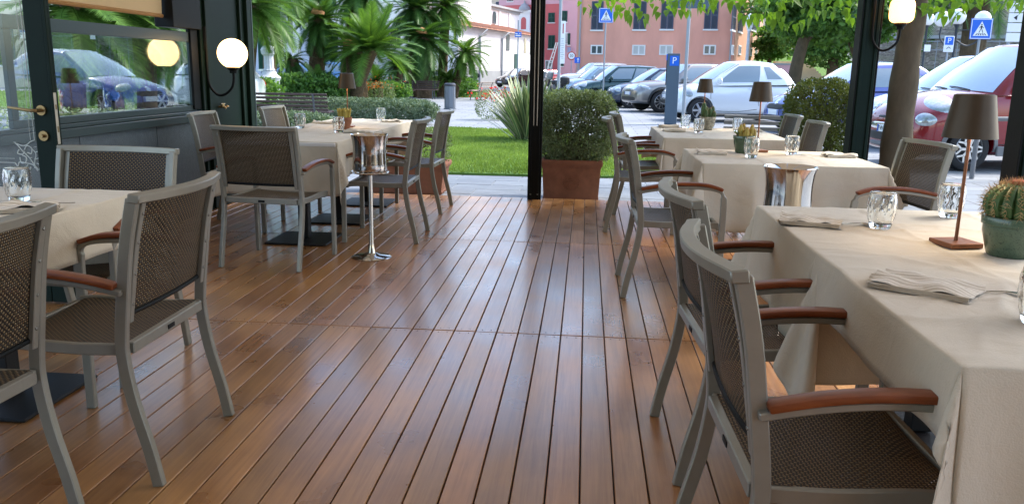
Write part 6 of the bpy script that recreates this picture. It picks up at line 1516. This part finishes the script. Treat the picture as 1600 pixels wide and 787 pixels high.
# ladder-like frame and recycling containers
t = thing('leaning_ladder', 'aluminium ladder leaning beside the poster pole', 'ladder', gp(853, 45)); a = at(848, 128, 45) - Vector(gp(853, 45)); c = at(869, 66, 45) - Vector(gp(853, 45)); b = MB()
for dx in (0, .22): b.bar(a + Vector((dx, 0, 0)), c + Vector((dx * .4, 0, 0)), .05, .04)
for k in range(1, 8): q = a.lerp(c, k / 8); b.bar(q, q + Vector((.2 - .01 * k, 0, 0)), .03, .03)
b.build('rails_and_rungs', M['rim'], t)
M['bincont'] = mat('grey_container', (.35, .38, .42), .5); M['bingreen'] = mat('green_flap', (.03, .42, .22), .5)
for i, px in enumerate((1274, 1302, 1328)):
    t = thing('recycling_container', ('leftmost', 'middle', 'right')[i] + ' domed grey recycling container with green flap under the trees', 'container', gp(px, 43), group='recycling containers under the trees')
    b = MB(); b.tube([(-.48, 0, .62), (.46, 0, .62)], .60, 20); b.v = [(x, y, z if z > .1 else max(.05, z)) for x, y, z in b.v]; b.build('shell', M['bincont'], t, smooth=True)
    b = MB(); b.tube([(-.02, 0, .62), (.26, 0, .62)], .612, 20); b.build('flap', M['bingreen'], t, smooth=True)
t = thing('bollard_hoop', 'thin grey steel hoop bollard right of the brown table lamp stem', 'bollard', gp(1543, 12.1)); b = MB(); b.tube(spline([(-.03, 0, 0), (-.03, 0, .7), (.0, 0, .8), (.35, 0, .83), (.62, 0, .8), (.66, 0, .7), (.66, 0, 0)], 5), .032, 10); b.build('hoop', M['greyclad'], t, smooth=True)

# ---------------------------------------------------------------- potted cacti on the tables
M['potgreen'] = mat('green_glazed_pot', (.06, .10, .055), .25, coat=.6, var=.3, vscale=8)
def patpot():
    m = mat('patterned_green_pot', (.10, .17, .11), .3, coat=.5); t = m.node_tree; N = t.nodes; L = t.links; b = N['Principled BSDF']; tc = N.new('ShaderNodeTexCoord')
    mp = N.new('ShaderNodeMapping'); mp.inputs['Scale'].default_value = (30, 30, 30); L.new(tc.outputs['Object'], mp.inputs[0])
    n = N.new('ShaderNodeTexNoise'); n.inputs['Scale'].default_value = 1.4; n.inputs['Distortion'].default_value = 3.2; n.inputs['Detail'].default_value = 1; L.new(mp.outputs[0], n.inputs[0])
    a = N.new('ShaderNodeMath'); a.operation = 'SUBTRACT'; a.inputs[1].default_value = .5; L.new(n.outputs[0], a.inputs[0]); c = N.new('ShaderNodeMath'); c.operation = 'ABSOLUTE'; L.new(a.outputs[0], c.inputs[0])
    l = N.new('ShaderNodeMath'); l.operation = 'LESS_THAN'; l.inputs[1].default_value = .022; L.new(c.outputs[0], l.inputs[0])
    mx = N.new('ShaderNodeMix'); mx.data_type = 'RGBA'; mx.inputs[6].default_value = (.075, .125, .08, 1); mx.inputs[7].default_value = (.02, .05, .035, 1); L.new(l.outputs[0], mx.inputs[0]); L.new(mx.outputs[2], b.inputs['Base Color'])
    return m
M['patpot'] = patpot(); M['stonepot'] = mat('mottled_stone_pot', (.26, .24, .18), .8, var=.6, vscale=40, bump=.4)
M['cact'] = mat('cactus_green', (.045, .10, .03), .5, var=.35, vscale=18, bump=.2); M['cacty'] = mat('yellow_green_cactus', (.42, .33, .07), .5, var=.35, vscale=25); M['spine'] = mat('cactus_spine', (.55, .40, .22), .6); M['redspine'] = mat('red_brown_spine', (.45, .14, .07), .7)
def pot(t, r0, r1, h, m, band=True):
    b = MB(); b.lathe([(0, 0), (r0 * .86, 0), (r0 * .93, .006), (r0 * 1.0, h * .2), (r1 * .97, h * .6), (r1 * .97, h * .78), (r1 * 1.03, h * .80), (r1 * 1.04, h * .97), (r1 * 1.02, h), (r1 * .92, h), (r1 * .9, h * .86), (0, h * .85)], 40); b.build('pot', M[m], t, smooth=True, ang=50)
    b = MB(); b.lathe([(0, h * .93), (r1 * .90, h * .91)], 20); b.build('soil', M['soil'], t)
def ribbed(parent, name, R, Hh, ribs, z0, m, x=0, y=0, spines=True, sp='spine', seed=0, tip=0., sl=.02):
    rnd = random.Random(seed); b = MB(); prof = [(R * math.sin(PI * (.12 + .88 * i / 16)) ** .8 * (1 if i < 16 else 0), z0 + Hh * (1 - math.cos(PI * (.12 + .88 * i / 16))) / 2) for i in range(17)]
    b.lathe(prof, ribs * 6, (x, y, 0), rf=lambda a, z, j: 1 - .16 * (abs(math.sin(a * ribs / 2)) < .45) * (1 - abs(math.sin(a * ribs / 2)) / .45) if True else 1); o = b.build(name, M[m], parent, smooth=True, ang=70)
    if spines:
        q = MB()
        for k in range(ribs):
            a = PI * (2 * k + 1) / ribs
            for i in range(2, 16):
                r, z = prof[i]; c = Vector((x + r * math.cos(a), y + r * math.sin(a), z)); nrm = Vector((math.cos(a) * math.sin(PI * i / 16), math.sin(a) * math.sin(PI * i / 16), -math.cos(PI * i / 16)))
                for _ in range(6):
                    d = (nrm + Vector((rnd.gauss(0, .6), rnd.gauss(0, .6), rnd.gauss(0, .6)))).normalized(); w = d.orthogonal().normalized() * sl * .035; L_ = sl * rnd.uniform(.6, 1.2); q.add([c - w, c + w, c + d * L_], [(0, 1, 2)]); w2 = d.cross(w); q.add([c - w2, c + w2, c + d * L_], [(0, 1, 2)])
        q.build('spines', M[sp], o, fixn=False)
    return o
t = thing('potted_cactus', 'barrel cactus with red-brown spines in a patterned green pot on the near right table', 'cactus', (1.27, 2.53, ZT), group='potted cacti on the tables')
pot(t, .068, .083, .118, 'patpot'); o = ribbed(t, 'barrel_cactus', .088, .125, 15, .09, 'cact', seed=1, sl=.024)
q = MB(); rnd = random.Random(2)
for i in range(420):
    a = rnd.uniform(0, 6.28); r = .028 * rnd.random() ** .5; c = Vector((r * math.cos(a), r * math.sin(a), .205)); d = Vector((rnd.gauss(0, .35), rnd.gauss(0, .35), 1)).normalized(); w = d.orthogonal().normalized() * .0012; q.add([c - w, c + w, c + d * rnd.uniform(.015, .03)], [(0, 1, 2)])
q.lathe([(0, .20), (.024, .2), (.02, .222), (0, .228)], 10); q.build('woolly_top', M['redspine'], o, fixn=False)
t = thing('potted_cactus', 'yellow cactus cluster in a green glazed pot on the middle right table', 'cactus', (1.06, 5.68, ZT), group='potted cacti on the tables')
pot(t, .058, .07, .115, 'potgreen')
for i in range(16):
    a = i * 2.4; r = .012 + .042 * (i / 16) ** .5; o = ribbed(t, 'stem', .014, .065 + .03 * math.sin(i * 1.7), 6, .095, 'cacty', r * math.cos(a) + .012, r * math.sin(a), True, 'spine', i, sl=.008)
for i in range(12):
    a = i * .55; b = MB(); b.add([(0, -.008, 0), (0, .008, 0), (.035, .006, .014), (.055, 0, .03), (.035, -.006, .014)], [(0, 1, 2, 3, 4)]); o = b.build('rosette_leaf', M['bushleaf'], t, loc=(-.038, -.01, .108)); o.rotation_euler = (0, -.3, a)
t = thing('potted_cactus', 'columnar green cacti in a mottled stone pot on the far right table', 'cactus', (1.14, 7.98, ZT), group='potted cacti on the tables')
pot(t, .055, .072, .12, 'stonepot')
for i, (x, y, h, r) in enumerate(((-.04, 0, .15, .026), (-.012, .02, .11, .022), (.02, -.01, .10, .022), (.045, .01, .115, .02), (.03, .03, .08, .02), (-.02, -.03, .09, .02), (.055, -.02, .07, .017))): ribbed(t, 'stem', r, h, 8, .10, 'cact', x, y, True, 'spine', i, sl=.008)
t = thing('potted_cactus', 'yellow succulent in a terracotta pot on the long left table', 'cactus', (-2.04, 6.98, ZT), group='potted cacti on the tables')
pot(t, .045, .062, .10, 'terra')
for i in range(14):
    a = i * 2.4; r = .008 + .034 * (i / 14) ** .5; b = MB(); tl = .5 * r / .04; b.tube(spline([(0, 0, 0), (math.cos(a) * .012 * tl, math.sin(a) * .012 * tl, .045), (math.cos(a) * .04 * tl, math.sin(a) * .04 * tl, .085)], 3), [.011, .013, .014, .013, .012, .009, .003], 7); b.build('fat_leaf', M['cacty'], t, loc=(r * math.cos(a), r * math.sin(a), .09), smooth=True)
